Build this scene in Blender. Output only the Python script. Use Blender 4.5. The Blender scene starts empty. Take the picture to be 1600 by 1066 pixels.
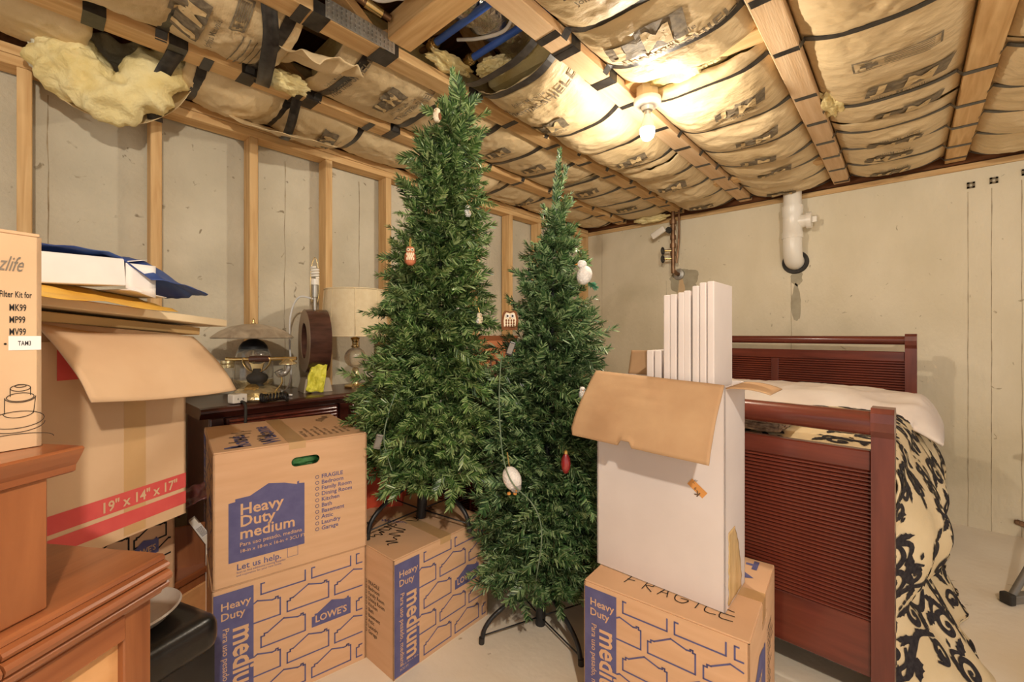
import bpy, bmesh, math, random
from mathutils import Vector, Matrix, noise
from mathutils.geometry import tessellate_polygon
random.seed(7)
SC = bpy.context.scene
COL = SC.collection
PI = math.pi
R = math.radians
# ------------------------------------------------------------------ camera
CAMX, CAMY, CAMZ, FPX = 2.37, -3.75, 1.15, 678.0
CT, ST = math.cos(R(42.3)), math.sin(R(42.3))
cam = bpy.data.cameras.new('camera'); camo = bpy.data.objects.new('camera', cam); COL.objects.link(camo)
camo.location = (CAMX, CAMY, CAMZ); camo.rotation_euler = (R(90), 0, R(42.3))
cam.sensor_width = 36; cam.lens = FPX / 1600 * 36; cam.shift_y = -11 / 1600; cam.clip_start = 0.05
SC.camera = camo
# ------------------------------------------------------------------ light and exposure
w = bpy.data.worlds.new('world'); SC.world = w; w.use_nodes = True
WORLD_COL, WORLD_STR = (1.0, 0.95, 0.88, 1), .68
w.node_tree.nodes['Background'].inputs[0].default_value = WORLD_COL
w.node_tree.nodes['Background'].inputs[1].default_value = WORLD_STR
BULB_STR, BULB_COL = 700.0, (1.0, 0.88, 0.72)
pl_ = bpy.data.lights.new('second_bulb', 'POINT'); pl_.energy = 95; pl_.color = (1.0, .90, .76); pl_.shadow_soft_size = .035
plo = bpy.data.objects.new('second_bulb', pl_); COL.objects.link(plo); plo.location = (3.0, -4.0, 2.05)   # the next bare bulb of the basement, above and behind the photographer
vs = SC.view_settings
vs.view_transform = 'Standard'; vs.look = 'None'; vs.gamma = 1; vs.exposure = 0.36; vs.use_curve_mapping = False


def W(X, D, z):
    """a point X metres right of and D metres in front of where the photographer stood, at height z"""
    return Vector((CAMX + X * CT - D * ST, CAMY + X * ST + D * CT, z))


def PD(px, py, D):
    return W((px - 800) / FPX * D, D, CAMZ + (522 - py) / FPX * D)


# ------------------------------------------------------------------ materials
def lin(c):
    return tuple((x / 12.92 if x <= .04045 else ((x + .055) / 1.055) ** 2.4) for x in (v / 255 for v in c)) + (1,)


def mat(name, c1, c2=None, scale=6, rough=.6, stretch=(1, 1, 1), detail=5, lo=.35, hi=.65, bump=0, bscale=60, bstretch=None,
        metal=0, spec=.4, coat=0, distort=0, emit=None, trans=0, rnd=0, c3=None, s3=1.2, speck=None):
    m = bpy.data.materials.new(name); m.use_nodes = True
    nt = m.node_tree; N = nt.nodes; L = nt.links
    b = N['Principled BSDF']
    b.inputs['Roughness'].default_value = rough; b.inputs['Metallic'].default_value = metal
    b.inputs['Specular IOR Level'].default_value = spec; b.inputs['Coat Weight'].default_value = coat
    b.inputs['Coat Roughness'].default_value = .15
    b.inputs['Transmission Weight'].default_value = trans
    b.inputs['Base Color'].default_value = lin(c1)
    tc = N.new('ShaderNodeTexCoord')

    def nz(sc, st, det, dist=0):
        mp = N.new('ShaderNodeMapping'); mp.inputs['Scale'].default_value = st
        L.new(tc.outputs['Object'], mp.inputs['Vector'])
        n = N.new('ShaderNodeTexNoise'); n.inputs['Scale'].default_value = sc; n.inputs['Detail'].default_value = det
        n.inputs['Distortion'].default_value = dist
        L.new(mp.outputs['Vector'], n.inputs['Vector']); return n
    if c2:
        n = nz(scale, stretch, detail, distort)
        r = N.new('ShaderNodeValToRGB'); r.color_ramp.elements[0].position = lo; r.color_ramp.elements[1].position = hi
        r.color_ramp.elements[0].color = lin(c1); r.color_ramp.elements[1].color = lin(c2)
        L.new(n.outputs['Fac'], r.inputs['Fac']); out = r.outputs['Color']
        if c3:
            n3 = nz(s3, (1, 1, 1), 4, .5); r3 = N.new('ShaderNodeValToRGB')
            r3.color_ramp.elements[0].position = .5; r3.color_ramp.elements[1].position = .68
            L.new(n3.outputs['Fac'], r3.inputs['Fac'])
            mx = N.new('ShaderNodeMixRGB'); mx.inputs['Color2'].default_value = lin(c3)
            L.new(r3.outputs['Color'], mx.inputs['Fac']); L.new(out, mx.inputs['Color1']); out = mx.outputs['Color']
        if speck:
            n4 = nz(speck[1], (1, 1, 1), 5, .8); r4 = N.new('ShaderNodeValToRGB')
            r4.color_ramp.elements[0].position = speck[2]; r4.color_ramp.elements[1].position = speck[2] + .05
            L.new(n4.outputs['Fac'], r4.inputs['Fac'])
            mx = N.new('ShaderNodeMixRGB'); mx.inputs['Color2'].default_value = lin(speck[0])
            L.new(r4.outputs['Color'], mx.inputs['Fac']); L.new(out, mx.inputs['Color1']); out = mx.outputs['Color']
        if rnd:
            oi = N.new('ShaderNodeObjectInfo'); hs = N.new('ShaderNodeHueSaturation')
            mr = N.new('ShaderNodeMapRange'); mr.inputs['To Min'].default_value = 1 - rnd; mr.inputs['To Max'].default_value = 1 + rnd
            L.new(oi.outputs['Random'], mr.inputs['Value']); L.new(mr.outputs['Result'], hs.inputs['Value'])
            L.new(out, hs.inputs['Color']); out = hs.outputs['Color']
        L.new(out, b.inputs['Base Color'])
    if bump:
        n2 = nz(bscale, bstretch or stretch, 6)
        bp = N.new('ShaderNodeBump'); bp.inputs['Strength'].default_value = bump; bp.inputs['Distance'].default_value = .01
        L.new(n2.outputs['Fac'], bp.inputs['Height']); L.new(bp.outputs['Normal'], b.inputs['Normal'])
    if emit:
        b.inputs['Emission Color'].default_value = emit[0] + (1,); b.inputs['Emission Strength'].default_value = emit[1]
    return m


M = {}
M['concrete'] = mat('concrete', (196, 187, 164), (218, 209, 187), 3.0, .85, (1, 1, 1), 8, .3, .7, .5, 40, c3=(188, 180, 160), s3=1.1, spec=.2, speck=((150, 138, 116), 22, .67))
M['concrete_back'] = mat('concrete_back', (216, 203, 174), (232, 220, 194), 2.6, .85, (1, 1, .5), 8, .3, .7, .4, 40, c3=(198, 186, 156), s3=.9, spec=.2, speck=((172, 158, 128), 24, .69))
M['floor'] = mat('floor', (236, 224, 204), (248, 240, 224), 2.2, .55, (1, 1, 1), 9, .3, .7, .2, 30, c3=(222, 202, 166), s3=.8, spec=.35, speck=((186, 168, 138), 16, .70))
M['seam'] = mat('seam', (140, 122, 96), (176, 160, 132), 20, .9, spec=.1)
M['tie_metal'] = mat('tie_metal', (112, 98, 76), (134, 118, 92), 20, .6, spec=.3)
M['damp'] = mat('damp', (164, 154, 130), (180, 170, 146), 12, .7, spec=.2)
M['rust_stain'] = mat('rust_stain', (206, 176, 136), (214, 190, 154), 8, .85, (1, 1, .3), spec=.1)
for nm, ax in (('x', (.6, 9, 9)), ('y', (9, .6, 9)), ('z', (9, 9, .6))):
    M['pine_' + nm] = mat('pine_' + nm, (200, 156, 102), (228, 192, 138), 5, .65, ax, 6, .3, .7, .1, 8, rnd=.08, distort=.6, spec=.3)
M['old_pine'] = mat('old_pine', (210, 174, 132), (228, 198, 160), 5, .75, (9, .6, 9), 6, .3, .7, .2, 25, rnd=.08, spec=.2)
M['dark_wood'] = mat('dark_wood', (92, 54, 32), (140, 90, 54), 4, .8, (.6, 9, 9), 5, .3, .7, .1, 8, spec=.2)
M['kraft'] = mat('kraft', (208, 182, 138), (226, 202, 160), 4, .5, (1, 1, 1), 5, .3, .7, .9, 15, bstretch=(1, 1.6, 1), spec=.4)
M['kraft_ink'] = mat('kraft_ink', (112, 100, 84), (142, 128, 104), 60, .7, spec=.2)
M['kraft_knock'] = mat('kraft_knock', (206, 178, 130), (216, 190, 144), 30, .7, spec=.2)
M['strap'] = mat('strap', (34, 31, 30), (58, 54, 50), 40, .35, spec=.5)
M['fiberglass'] = mat('fiberglass', (228, 206, 140), (246, 232, 180), 9, .95, (1, 1, 1), 8, .3, .7, .5, 90, spec=.05)
M['fiberglass_pale'] = mat('fiberglass_pale', (206, 202, 178), (224, 220, 196), 9, .95, bump=.5, bscale=90, spec=.05)
M['card'] = mat('card', (214, 172, 134), (222, 182, 144), 5, .8, (1, 1, 8), 4, .3, .7, .05, 60, spec=.15)
M['card_dark'] = mat('card_dark', (188, 148, 104), (200, 160, 116), 5, .8, spec=.15)
M['card_light'] = mat('card_light', (206, 172, 136), (216, 184, 148), 5, .8, bump=.06, bscale=40, spec=.15)
M['card_in'] = mat('card_in', (178, 142, 106), (192, 158, 120), 7, .8, bump=.15, bscale=18, spec=.2)
M['tape'] = mat('tape', (196, 158, 110), (204, 166, 118), 10, .3, spec=.5)
M['tape_brown'] = mat('tape_brown', (196, 160, 100), (222, 192, 140), 16, .25, (1, 1, .2), bump=.4, bscale=30, spec=.6)
M['blue_ink'] = mat('blue_ink', (94, 92, 134), (104, 102, 144), 30, .7, spec=.2)
M['black_ink'] = mat('black_ink', (36, 34, 34), (48, 46, 44), 30, .6, spec=.2)
M['brown_ink'] = mat('brown_ink', (96, 76, 60), (106, 86, 66), 30, .7, spec=.2)
M['grey_ink'] = mat('grey_ink', (122, 112, 100), (132, 122, 110), 30, .7, spec=.2)
M['red_ink'] = mat('red_ink', (206, 82, 80), (216, 94, 90), 12, .7, spec=.2)
M['white_paper'] = mat('white_paper', (236, 230, 226), (244, 240, 236), 8, .55, spec=.3)
M['white_board'] = mat('white_board', (216, 206, 201), (226, 216, 211), 4, .5, bump=.04, bscale=14, spec=.35)
M['orange_label'] = mat('orange_label', (214, 150, 82), (222, 160, 92), 12, .6, spec=.2)
M['cherry'] = mat('cherry', (128, 74, 42), (170, 108, 66), 3, .42, (7, 7, .6), 5, .3, .7, .05, 8, coat=.15, distort=.5)
M['cherry_y'] = mat('cherry_y', (126, 70, 40), (168, 104, 64), 3, .32, (7, .6, 7), 5, .3, .7, .05, 8, coat=.5, distort=.5)
M['cherry_light'] = mat('cherry_light', (208, 154, 100), (224, 172, 118), 3, .45, (.6, 5, 7), 5, .3, .7, .05, 8, coat=.1, distort=.5)
M['mahog'] = mat('mahog', (88, 40, 30), (118, 56, 41), 4, .26, (.7, 7, 7), 5, .3, .7, .03, 8, coat=.35, distort=.4)
M['mahog_z'] = mat('mahog_z', (90, 42, 33), (116, 57, 44), 4, .32, (7, 7, .7), 5, .3, .7, .03, 8, coat=.35, distort=.4)
M['mahog_dark'] = mat('mahog_dark', (52, 24, 18), (80, 38, 28), 4, .3, (7, .7, 7), 5, .3, .7, .03, 8, coat=.35)
M['beige_board'] = mat('beige_board', (232, 208, 168), (238, 216, 178), 5, .5, spec=.3)
M['beige_dark'] = mat('beige_dark', (196, 160, 104), (208, 172, 118), 5, .55, spec=.3)
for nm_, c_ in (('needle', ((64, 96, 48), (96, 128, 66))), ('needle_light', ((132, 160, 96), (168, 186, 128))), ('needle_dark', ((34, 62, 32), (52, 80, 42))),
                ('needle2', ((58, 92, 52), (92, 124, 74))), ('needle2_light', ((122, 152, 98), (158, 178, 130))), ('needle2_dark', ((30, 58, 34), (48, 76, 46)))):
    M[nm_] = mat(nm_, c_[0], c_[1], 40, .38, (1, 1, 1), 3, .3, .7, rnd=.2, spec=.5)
M['stem'] = mat('stem', (70, 84, 52), (96, 92, 64), 30, .7, spec=.2)
M['black_metal'] = mat('black_metal', (26, 26, 28), (38, 38, 40), 30, .4, spec=.5)
M['black_plastic'] = mat('black_plastic', (20, 19, 19), (30, 28, 27), 20, .28, bump=.03, bscale=200, spec=.5)
M['grey_plastic'] = mat('grey_plastic', (176, 166, 156), (190, 180, 168), 8, .35, spec=.5)
M['grey_metal'] = mat('grey_metal', (110, 106, 100), (132, 126, 118), 20, .45, metal=.3, spec=.5)
M['galv'] = mat('galv', (168, 164, 156), (196, 192, 184), 14, .4, metal=.7, spec=.5)
M['foil'] = mat('foil', (196, 190, 178), (224, 220, 210), 12, .25, metal=.95, bump=1.0, bscale=28, spec=.5)
M['pex'] = mat('pex', (52, 92, 186), (66, 106, 198), 10, .35, spec=.5)
M['copper'] = mat('copper', (122, 92, 68), (152, 120, 92), 14, .42, metal=.8, spec=.5)
M['brass'] = mat('brass', (196, 166, 104), (226, 200, 144), 16, .22, metal=.9, spec=.5)
M['brass_pale'] = mat('brass_pale', (190, 172, 128), (228, 212, 170), 26, .25, metal=.7, spec=.6, bump=.3, bscale=80)
M['white_plastic'] = mat('white_plastic', (236, 228, 214), (242, 236, 224), 6, .3, spec=.5)
M['white_cable'] = mat('white_cable', (224, 222, 218), (232, 230, 226), 10, .4, spec=.4)
M['porcelain'] = mat('porcelain', (240, 232, 220), (246, 240, 230), 6, .25, spec=.5)
M['bulb'] = mat('bulb', (255, 240, 215), emit=(BULB_COL, BULB_STR))
M['glass'] = mat('glass', (238, 236, 228), rough=.06, trans=.92, spec=.5)
M['glass_ball'] = mat('glass_ball', (246, 236, 214), rough=.08, trans=.85, spec=.5, bump=.4, bscale=60, c2=(250, 240, 220))
M['mottled_glass'] = mat('mottled_glass', (142, 126, 106), (196, 180, 156), 14, .4, (1, 1, 1), 6, .3, .7, spec=.5, distort=1.2)
M['shade'] = mat('shade', (226, 206, 168), (232, 214, 178), 40, .85, bump=.1, bscale=200, spec=.1)
M['dark_lacquer'] = mat('dark_lacquer', (66, 44, 36), (92, 62, 50), 8, .22, (1, 1, 4), coat=.3)
M['taupe'] = mat('taupe', (146, 124, 100), (156, 134, 110), 8, .4, spec=.4)
M['silver_paint'] = mat('silver_paint', (176, 162, 140), (192, 178, 156), 8, .4, metal=.2, spec=.5)
M['yellow_mesh'] = mat('yellow_mesh', (214, 208, 50), (236, 230, 90), 60, .5, bump=.4, bscale=120, spec=.4)
M['carton_red'] = mat('carton_red', (206, 74, 46), (216, 86, 56), 8, .5, spec=.35)
M['blue_cloth'] = mat('blue_cloth', (38, 56, 120), (64, 92, 150), 7, .45, spec=.4)
M['yellow_cloth'] = mat('yellow_cloth', (216, 158, 54), (236, 190, 88), 7, .55, spec=.3)
M['white_cloth'] = mat('white_cloth', (220, 206, 194), (230, 218, 206), 6, .85, bump=.12, bscale=30, spec=.1)
M['quilt'] = mat('quilt', (214, 192, 152), (226, 206, 168), 6, .75, bump=.1, bscale=120, spec=.2)
M['quilt_black'] = mat('quilt_black', (40, 36, 40), (58, 54, 56), 90, .8, spec=.15)
M['mattress'] = mat('mattress', (214, 204, 190), (224, 214, 200), 9, .9, spec=.1)
M['wicker'] = mat('wicker', (112, 90, 76), (166, 142, 122), 60, .7, bump=.5, bscale=90, spec=.2)
M['photo'] = mat('photo', (62, 74, 84), (140, 152, 156), 30, .25, spec=.5)
M['terracotta'] = mat('terracotta', (186, 112, 80), (198, 124, 90), 12, .7, spec=.2)
M['cream'] = mat('cream', (232, 214, 182), (240, 226, 200), 20, .7, spec=.2)
M['plush_white'] = mat('plush_white', (232, 226, 220), (244, 240, 236), 60, .95, bump=.6, bscale=140, spec=.05)
M['plush_grey'] = mat('plush_grey', (150, 146, 142), (190, 186, 182), 60, .95, bump=.6, bscale=140, spec=.05)
M['brown_felt'] = mat('brown_felt', (112, 72, 48), (132, 88, 60), 40, .9, spec=.1)
M['eye_black'] = mat('eye_black', (16, 15, 15), (22, 20, 20), 10, .2, spec=.6)
M['orange_beak'] = mat('orange_beak', (204, 138, 62), (214, 150, 74), 10, .6)
M['red_glass'] = mat('red_glass', (120, 26, 30), (150, 36, 38), 20, .15, spec=.6, coat=.4)
M['gold'] = mat('gold', (206, 170, 96), (222, 188, 118), 16, .3, metal=.8)
M['cord_green'] = mat('cord_green', (96, 116, 92), (120, 136, 112), 20, .5)
M['light_string'] = mat('light_string', (38, 62, 40), (56, 78, 52), 20, .5)
M['burgundy'] = mat('burgundy', (88, 44, 44), (112, 62, 58), 8, .35, coat=.2)
M['terra_panel'] = mat('terra_panel', (204, 128, 86), (216, 142, 98), 4, .5, (.6, 6, 6), spec=.3)
M['feather'] = mat('feather', (62, 128, 98), (110, 164, 130), 60, .7)
M['rubber'] = mat('rubber', (44, 40, 36), (58, 54, 48), 20, .7)
M['green_foam'] = mat('green_foam', (34, 86, 44), (70, 128, 70), 40, .6, bump=.5, bscale=60)


# ------------------------------------------------------------------ mesh helpers
def link(name, me, m, parent=None, loc=None, rot=None, smooth=False):
    o = bpy.data.objects.new(name, me); COL.objects.link(o)
    if m is not None and len(me.materials) == 0:
        me.materials.append(M[m] if isinstance(m, str) else m)
    if parent is not None: o.parent = parent
    if loc is not None: o.location = loc
    if rot is not None: o.rotation_euler = rot
    if smooth:
        me.polygons.foreach_set('use_smooth', [True] * len(me.polygons))
    return o


def obj(name, bm, m, parent=None, loc=None, rot=None, smooth=False, angle=None):
    me = bpy.data.meshes.new(name)
    bmesh.ops.recalc_face_normals(bm, faces=bm.faces)
    bm.to_mesh(me); bm.free()
    o = link(name, me, m, parent, loc, rot, smooth)
    if smooth and angle:
        for e in me.edges: pass
        me.set_sharp_from_angle(angle=R(angle))
    return o


def raw(name, V, Fc, m, parent=None, loc=None, rot=None, smooth=False):
    me = bpy.data.meshes.new(name); me.from_pydata([tuple(v) for v in V], [], Fc); me.update()
    return link(name, me, m, parent, loc, rot, smooth)


def BM(): return bmesh.new()


def box(bm, c, s, rot=None, bev=0, seg=1):
    mt = Matrix.Translation(Vector(c)) @ (rot.to_4x4() if rot else Matrix()) @ Matrix.Diagonal((s[0], s[1], s[2], 1))
    g = bmesh.ops.create_cube(bm, size=1, matrix=mt)
    if bev:
        es = set(e for v in g['verts'] for e in v.link_edges)
        bmesh.ops.bevel(bm, geom=list(es), offset=bev, segments=seg, affect='EDGES', profile=.6)
    return bm


def bx(name, c, s, m, parent=None, bev=.002, rot=None, seg=1, smooth=False):
    return obj(name, box(BM(), c, s, rot, bev, seg), m, parent, smooth=smooth, angle=40 if smooth else None)


def tube(bm, pts, r, seg=10, cap=True, closed=False):
    pts = [Vector(p) for p in pts]; n = len(pts)
    rs = r if isinstance(r, (list, tuple)) else [r] * n
    rings = []; up = None
    for i, p in enumerate(pts):
        if closed: t = pts[(i + 1) % n] - pts[i - 1]
        else: t = (pts[min(i + 1, n - 1)] - pts[max(i - 1, 0)])
        t.normalize()
        if up is None:
            up = t.orthogonal().normalized()
        else:
            up = (up - t * up.dot(t))
            if up.length < 1e-6: up = t.orthogonal()
            up.normalize()
        s = t.cross(up)
        rings.append([bm.verts.new(p + (up * math.cos(2 * PI * k / seg) + s * math.sin(2 * PI * k / seg)) * rs[i]) for k in range(seg)])
    for i in range(n if closed else n - 1):
        a, b = rings[i], rings[(i + 1) % n]
        for k in range(seg):
            bm.faces.new((a[k], a[(k + 1) % seg], b[(k + 1) % seg], b[k]))
    if cap and not closed:
        bm.faces.new(rings[0][::-1]); bm.faces.new(rings[-1])
    return bm


def smooth_pts(pts, k=6):
    """Catmull-Rom through the points"""
    P = [Vector(p) for p in pts]; P = [P[0] * 2 - P[1]] + P + [P[-1] * 2 - P[-2]]
    out = []
    for i in range(1, len(P) - 2):
        for j in range(k):
            t = j / k
            a, b, c, d = P[i - 1], P[i], P[i + 1], P[i + 2]
            out.append(.5 * ((2 * b) + (c - a) * t + (2 * a - 5 * b + 4 * c - d) * t * t + (3 * b - a - 3 * c + d) * t ** 3))
    out.append(P[-2]); return out


def lathe(bm, prof, seg=24, c=(0, 0, 0), mt=None):
    rings = []
    for r, z in prof:
        if r < 1e-5:
            rings.append([bm.verts.new((c[0], c[1], c[2] + z))])
        else:
            rings.append([bm.verts.new((c[0] + r * math.cos(2 * PI * k / seg), c[1] + r * math.sin(2 * PI * k / seg), c[2] + z)) for k in range(seg)])
    for a, b in zip(rings, rings[1:]):
        for k in range(seg):
            f = [a[k % len(a)], a[(k + 1) % seg % len(a)], b[(k + 1) % seg % len(b)], b[k % len(b)]]
            u = []
            for v in f:
                if v not in u: u.append(v)
            if len(u) > 2: bm.faces.new(u)
    if mt is not None:
        bmesh.ops.transform(bm, matrix=mt, verts=[v for r_ in rings for v in r_])
    return bm


def prism(bm, poly, a, b, axis='y'):
    """extrude a 2-D outline from a to b along an axis; outline is (x,z) for y, (y,z) for x, (x,y) for z"""
    def P(p, t): return {'y': (p[0], t, p[1]), 'x': (t, p[0], p[1]), 'z': (p[0], p[1], t)}[axis]
    A = [bm.verts.new(P(p, a)) for p in poly]; B = [bm.verts.new(P(p, b)) for p in poly]
    bm.faces.new(A); bm.faces.new(B[::-1])
    for i in range(len(poly)):
        j = (i + 1) % len(poly); bm.faces.new((A[i], B[i], B[j], A[j]))
    return bm


def ball(bm, c, r, seg=14, rings=10, mt=None):
    rr = r if isinstance(r, (tuple, list)) else (r, r, r)
    m_ = Matrix.Translation(Vector(c)) @ (mt if mt else Matrix()) @ Matrix.Diagonal((rr[0], rr[1], rr[2], 1))
    bmesh.ops.create_uvsphere(bm, u_segments=seg, v_segments=rings, radius=1, matrix=m_)
    return bm


def sheet(name, fn, nu, nv, m, parent=None, thick=.002, smooth=True, loc=None):
    """a thin sheet with two sides from fn(u,v)->point"""
    V = []; Fc = []
    for j in range(nv + 1):
        for i in range(nu + 1):
            V.append(Vector(fn(i / nu, j / nv)))
    n = len(V); NV = [None] * n
    for j in range(nv + 1):
        for i in range(nu + 1):
            a = V[j * (nu + 1) + min(i + 1, nu)] - V[j * (nu + 1) + max(i - 1, 0)]
            b = V[min(j + 1, nv) * (nu + 1) + i] - V[max(j - 1, 0) * (nu + 1) + i]
            c = a.cross(b); NV[j * (nu + 1) + i] = c.normalized() if c.length > 1e-12 else Vector((0, 0, 1))
    V2 = V + [V[k] - NV[k] * thick for k in range(n)]
    for j in range(nv):
        for i in range(nu):
            a = j * (nu + 1) + i
            Fc.append((a, a + 1, a + nu + 2, a + nu + 1)); Fc.append((n + a, n + a + nu + 1, n + a + nu + 2, n + a + 1))
    rim = [i for i in range(nu + 1)] + [j * (nu + 1) + nu for j in range(1, nv + 1)] + [nv * (nu + 1) + i for i in range(nu - 1, -1, -1)] + [j * (nu + 1) for j in range(nv - 1, 0, -1)]
    for k in range(len(rim)):
        a, b = rim[k], rim[(k + 1) % len(rim)]
        Fc.append((b, a, n + a, n + b))
    return raw(name, V2, Fc, m, parent, loc, smooth=smooth)


def tag(o, label, cat, group=None):
    o['label'] = label; o['category'] = cat
    if group: o['group'] = group
    return o


def thing(name, label, cat, loc=(0, 0, 0), rz=0, group=None):
    o = bpy.data.objects.new(name, None); COL.objects.link(o); o.empty_display_size = .05
    o.location = loc; o.rotation_euler = (0, 0, rz)
    return tag(o, label, cat, group)


# ------------------------------------------------------------------ printing on faces
_tc = {}
BOLD = .012


def glyphs(s, bold):
    k = (s, bold)
    if k not in _tc:
        cu = bpy.data.curves.new('lettering', 'FONT'); cu.body = s; cu.size = 1; cu.offset = bold; cu.resolution_u = 2; cu.fill_mode = 'FRONT'
        o = bpy.data.objects.new('lettering', cu); me = bpy.data.meshes.new_from_object(o)
        vs_ = [(v.co.x, v.co.y) for v in me.vertices]; fs = [tuple(p.vertices) for p in me.polygons]
        wd = max([v[0] for v in vs_], default=0)
        bpy.data.objects.remove(o); bpy.data.curves.remove(cu); bpy.data.meshes.remove(me)
        _tc[k] = (vs_, fs, wd)
    return _tc[k]


class Print:
    def __init__(s, O, r, u, clip=None):
        s.O, s.r, s.u = Vector(O), Vector(r), Vector(u); s.n = s.r.cross(s.u); s.clip = clip
        s.V = []; s.Fc = []

    def poly(s, pts):
        b = len(s.V); s.V += list(pts)
        for t in tessellate_polygon([[Vector((p[0], p[1], 0)) for p in pts]]): s.Fc.append(tuple(b + i for i in t))

    def text(s, t, x, y, size, rot=0, bold=BOLD, align='L', sx=1, shear=0):
        vs_, fs, wd = glyphs(t, bold); b = len(s.V); c, n = math.cos(R(rot)), math.sin(R(rot))
        off = {'L': 0, 'C': -wd / 2, 'R': -wd}[align]
        for a, d in vs_:
            a = (a + off) * size * sx + shear * d * size; d *= size
            s.V.append((x + a * c - d * n, y + a * n + d * c))
        s.Fc += [tuple(b + i for i in f) for f in fs]
        return wd * size * sx

    def line(s, pts, wd, closed=False):
        P = [Vector(p) for p in pts]
        if closed: P.append(P[0])
        for a, b in zip(P, P[1:]):
            if s.clip:
                r = clipseg(a, b, s.clip)
                if not r: continue
                a, b = r
            d = b - a
            if d.length < 1e-6: continue
            d.normalize(); n = Vector((-d.y, d.x)) * wd / 2; e = d * wd * .45
            k = len(s.V); s.V += [tuple(a - e - n), tuple(b + e - n), tuple(b + e + n), tuple(a - e + n)]
            s.Fc.append((k, k + 1, k + 2, k + 3))

    def ring(s, x, y, r, wd, n=14):
        s.line([(x + r * math.cos(2 * PI * k / n), y + r * math.sin(2 * PI * k / n)) for k in range(n)], wd, True)

    def build(s, name, m, parent, lift=.0008, fn=None, cut=0):
        if fn is None:
            o = raw(name, [s.O + s.r * a + s.u * b + s.n * lift for a, b in s.V], s.Fc, m, parent); o['kind'] = 'stuff'; return o
        bm = BM()
        vv = [bm.verts.new((a, b, 0)) for a, b in s.V]
        for f in s.Fc:
            try: bm.faces.new([vv[i] for i in f])
            except ValueError: pass
        for _ in range(4):
            es = [e for e in bm.edges if e.calc_length() > cut]
            if not es: break
            bmesh.ops.subdivide_edges(bm, edges=es, cuts=1)
        bmesh.ops.triangulate(bm, faces=bm.faces)
        for v in bm.verts: v.co = fn(v.co.x, v.co.y)
        me = bpy.data.meshes.new(name); bm.to_mesh(me); bm.free()
        o = link(name, me, m, parent); o['kind'] = 'stuff'; return o


def clipseg(a, b, c):
    t0, t1 = 0, 1; d = b - a
    for p, q in ((-d.x, a.x - c[0]), (d.x, c[2] - a.x), (-d.y, a.y - c[1]), (d.y, c[3] - a.y)):
        if abs(p) < 1e-12:
            if q < 0: return None
        else:
            t = q / p
            if p < 0: t0 = max(t0, t)
            else: t1 = min(t1, t)
    return (a + d * t0, a + d * t1) if t0 < t1 else None


# ================================================================== the setting
def struct(name, bm, m, **k):
    o = obj(name, bm, m, **k); o['kind'] = 'structure'; return o


CZ = 2.19            # underside of the floor trusses
floor = struct('floor', box(BM(), (2.6, -3.2, -.05), (6.4, 7.0, .1)), 'floor')
wl = struct('wall_left', box(BM(), (-.204, -3.0, 1.12), (.2, 6.4, 2.30)), 'concrete')
wb = struct('wall_back', box(BM(), (2.7, .1, 1.065), (6.2, .2, 2.13)), 'concrete_back')
ce = struct('ceiling', box(BM(), (2.6, -3.0, 2.60), (5.8, 6.4, .04)), 'dark_wood')
# stud wall
for k in range(10):
    y = -3.776 + (k - 0) * .3745
    if k == 10: break
    bx('stud', (-.0445, y, 1.075), (.089, .038, 2.08), 'pine_z', wl)
bx('stud', (-.0445, -.024, 1.075), (.089, .038, 2.08), 'pine_z', wl)
bx('stud', (-.0445, -4.15, 1.075), (.089, .038, 2.08), 'pine_z', wl)
bx('bottom_plate', (-.0445, -2.3, .019), (.089, 4.4, .036), 'pine_y', wl)
bx('top_plate', (-.0445, -2.3, 2.134), (.089, 4.59, .036), 'pine_y', wl)
bx('top_plate', (-.0445, -2.3, 2.172), (.089, 4.59, .036), 'pine_y', wl)
bx('rim_board', (-.07, -2.3, 2.39), (.038, 4.59, .38), 'dark_wood', wl)
bx('sill_plate', (2.6, .06, 2.15), (5.8, .12, .036), 'pine_x', wb)
bx('rim_board', (2.6, .04, 2.38), (5.8, .04, .40), 'dark_wood', wb)
# marks of the forms on the back wall
for sx, z0, z1 in ((.155, 0, 2.13), (1.74, .0, 1.68), (2.64, 0, 2.0), (2.735, 0, 2.0), (2.851, 0, 2.02), (.80, 1.0, 1.62)):
    V = []; n = 40; bm = BM(); pa = None
    for i in range(n + 1):
        z = z0 + (z1 - z0) * i / n; x = sx + .0025 * noise.noise(Vector((sx * 9, z * 7, 0))); wd = .0007 + .0022 * abs(noise.noise(Vector((sx, z * 19, 3))))
        q = [bm.verts.new((x - wd, -.001, z)), bm.verts.new((x + wd, -.001, z))]
        if pa: bm.faces.new((pa[0], pa[1], q[1], q[0]))
        pa = q
    obj('form_seam', bm, 'seam', wb)
for sx, z in ((2.652, 2.035), (2.744, 2.042), (2.866, 2.06)):
    br = obj('form_tie', BM(), 'tie_metal', wb)
    me = br.data; bm = BM()
    for cx, cz, a, b in ((-.0115, 0, .010, .036), (.0115, 0, .010, .036), (0, .013, .033, .010), (0, -.013, .033, .010)):
        box(bm, (sx + cx, -.004, z + cz), (a, .008, b))
    bm.to_mesh(me); bm.free()


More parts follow.
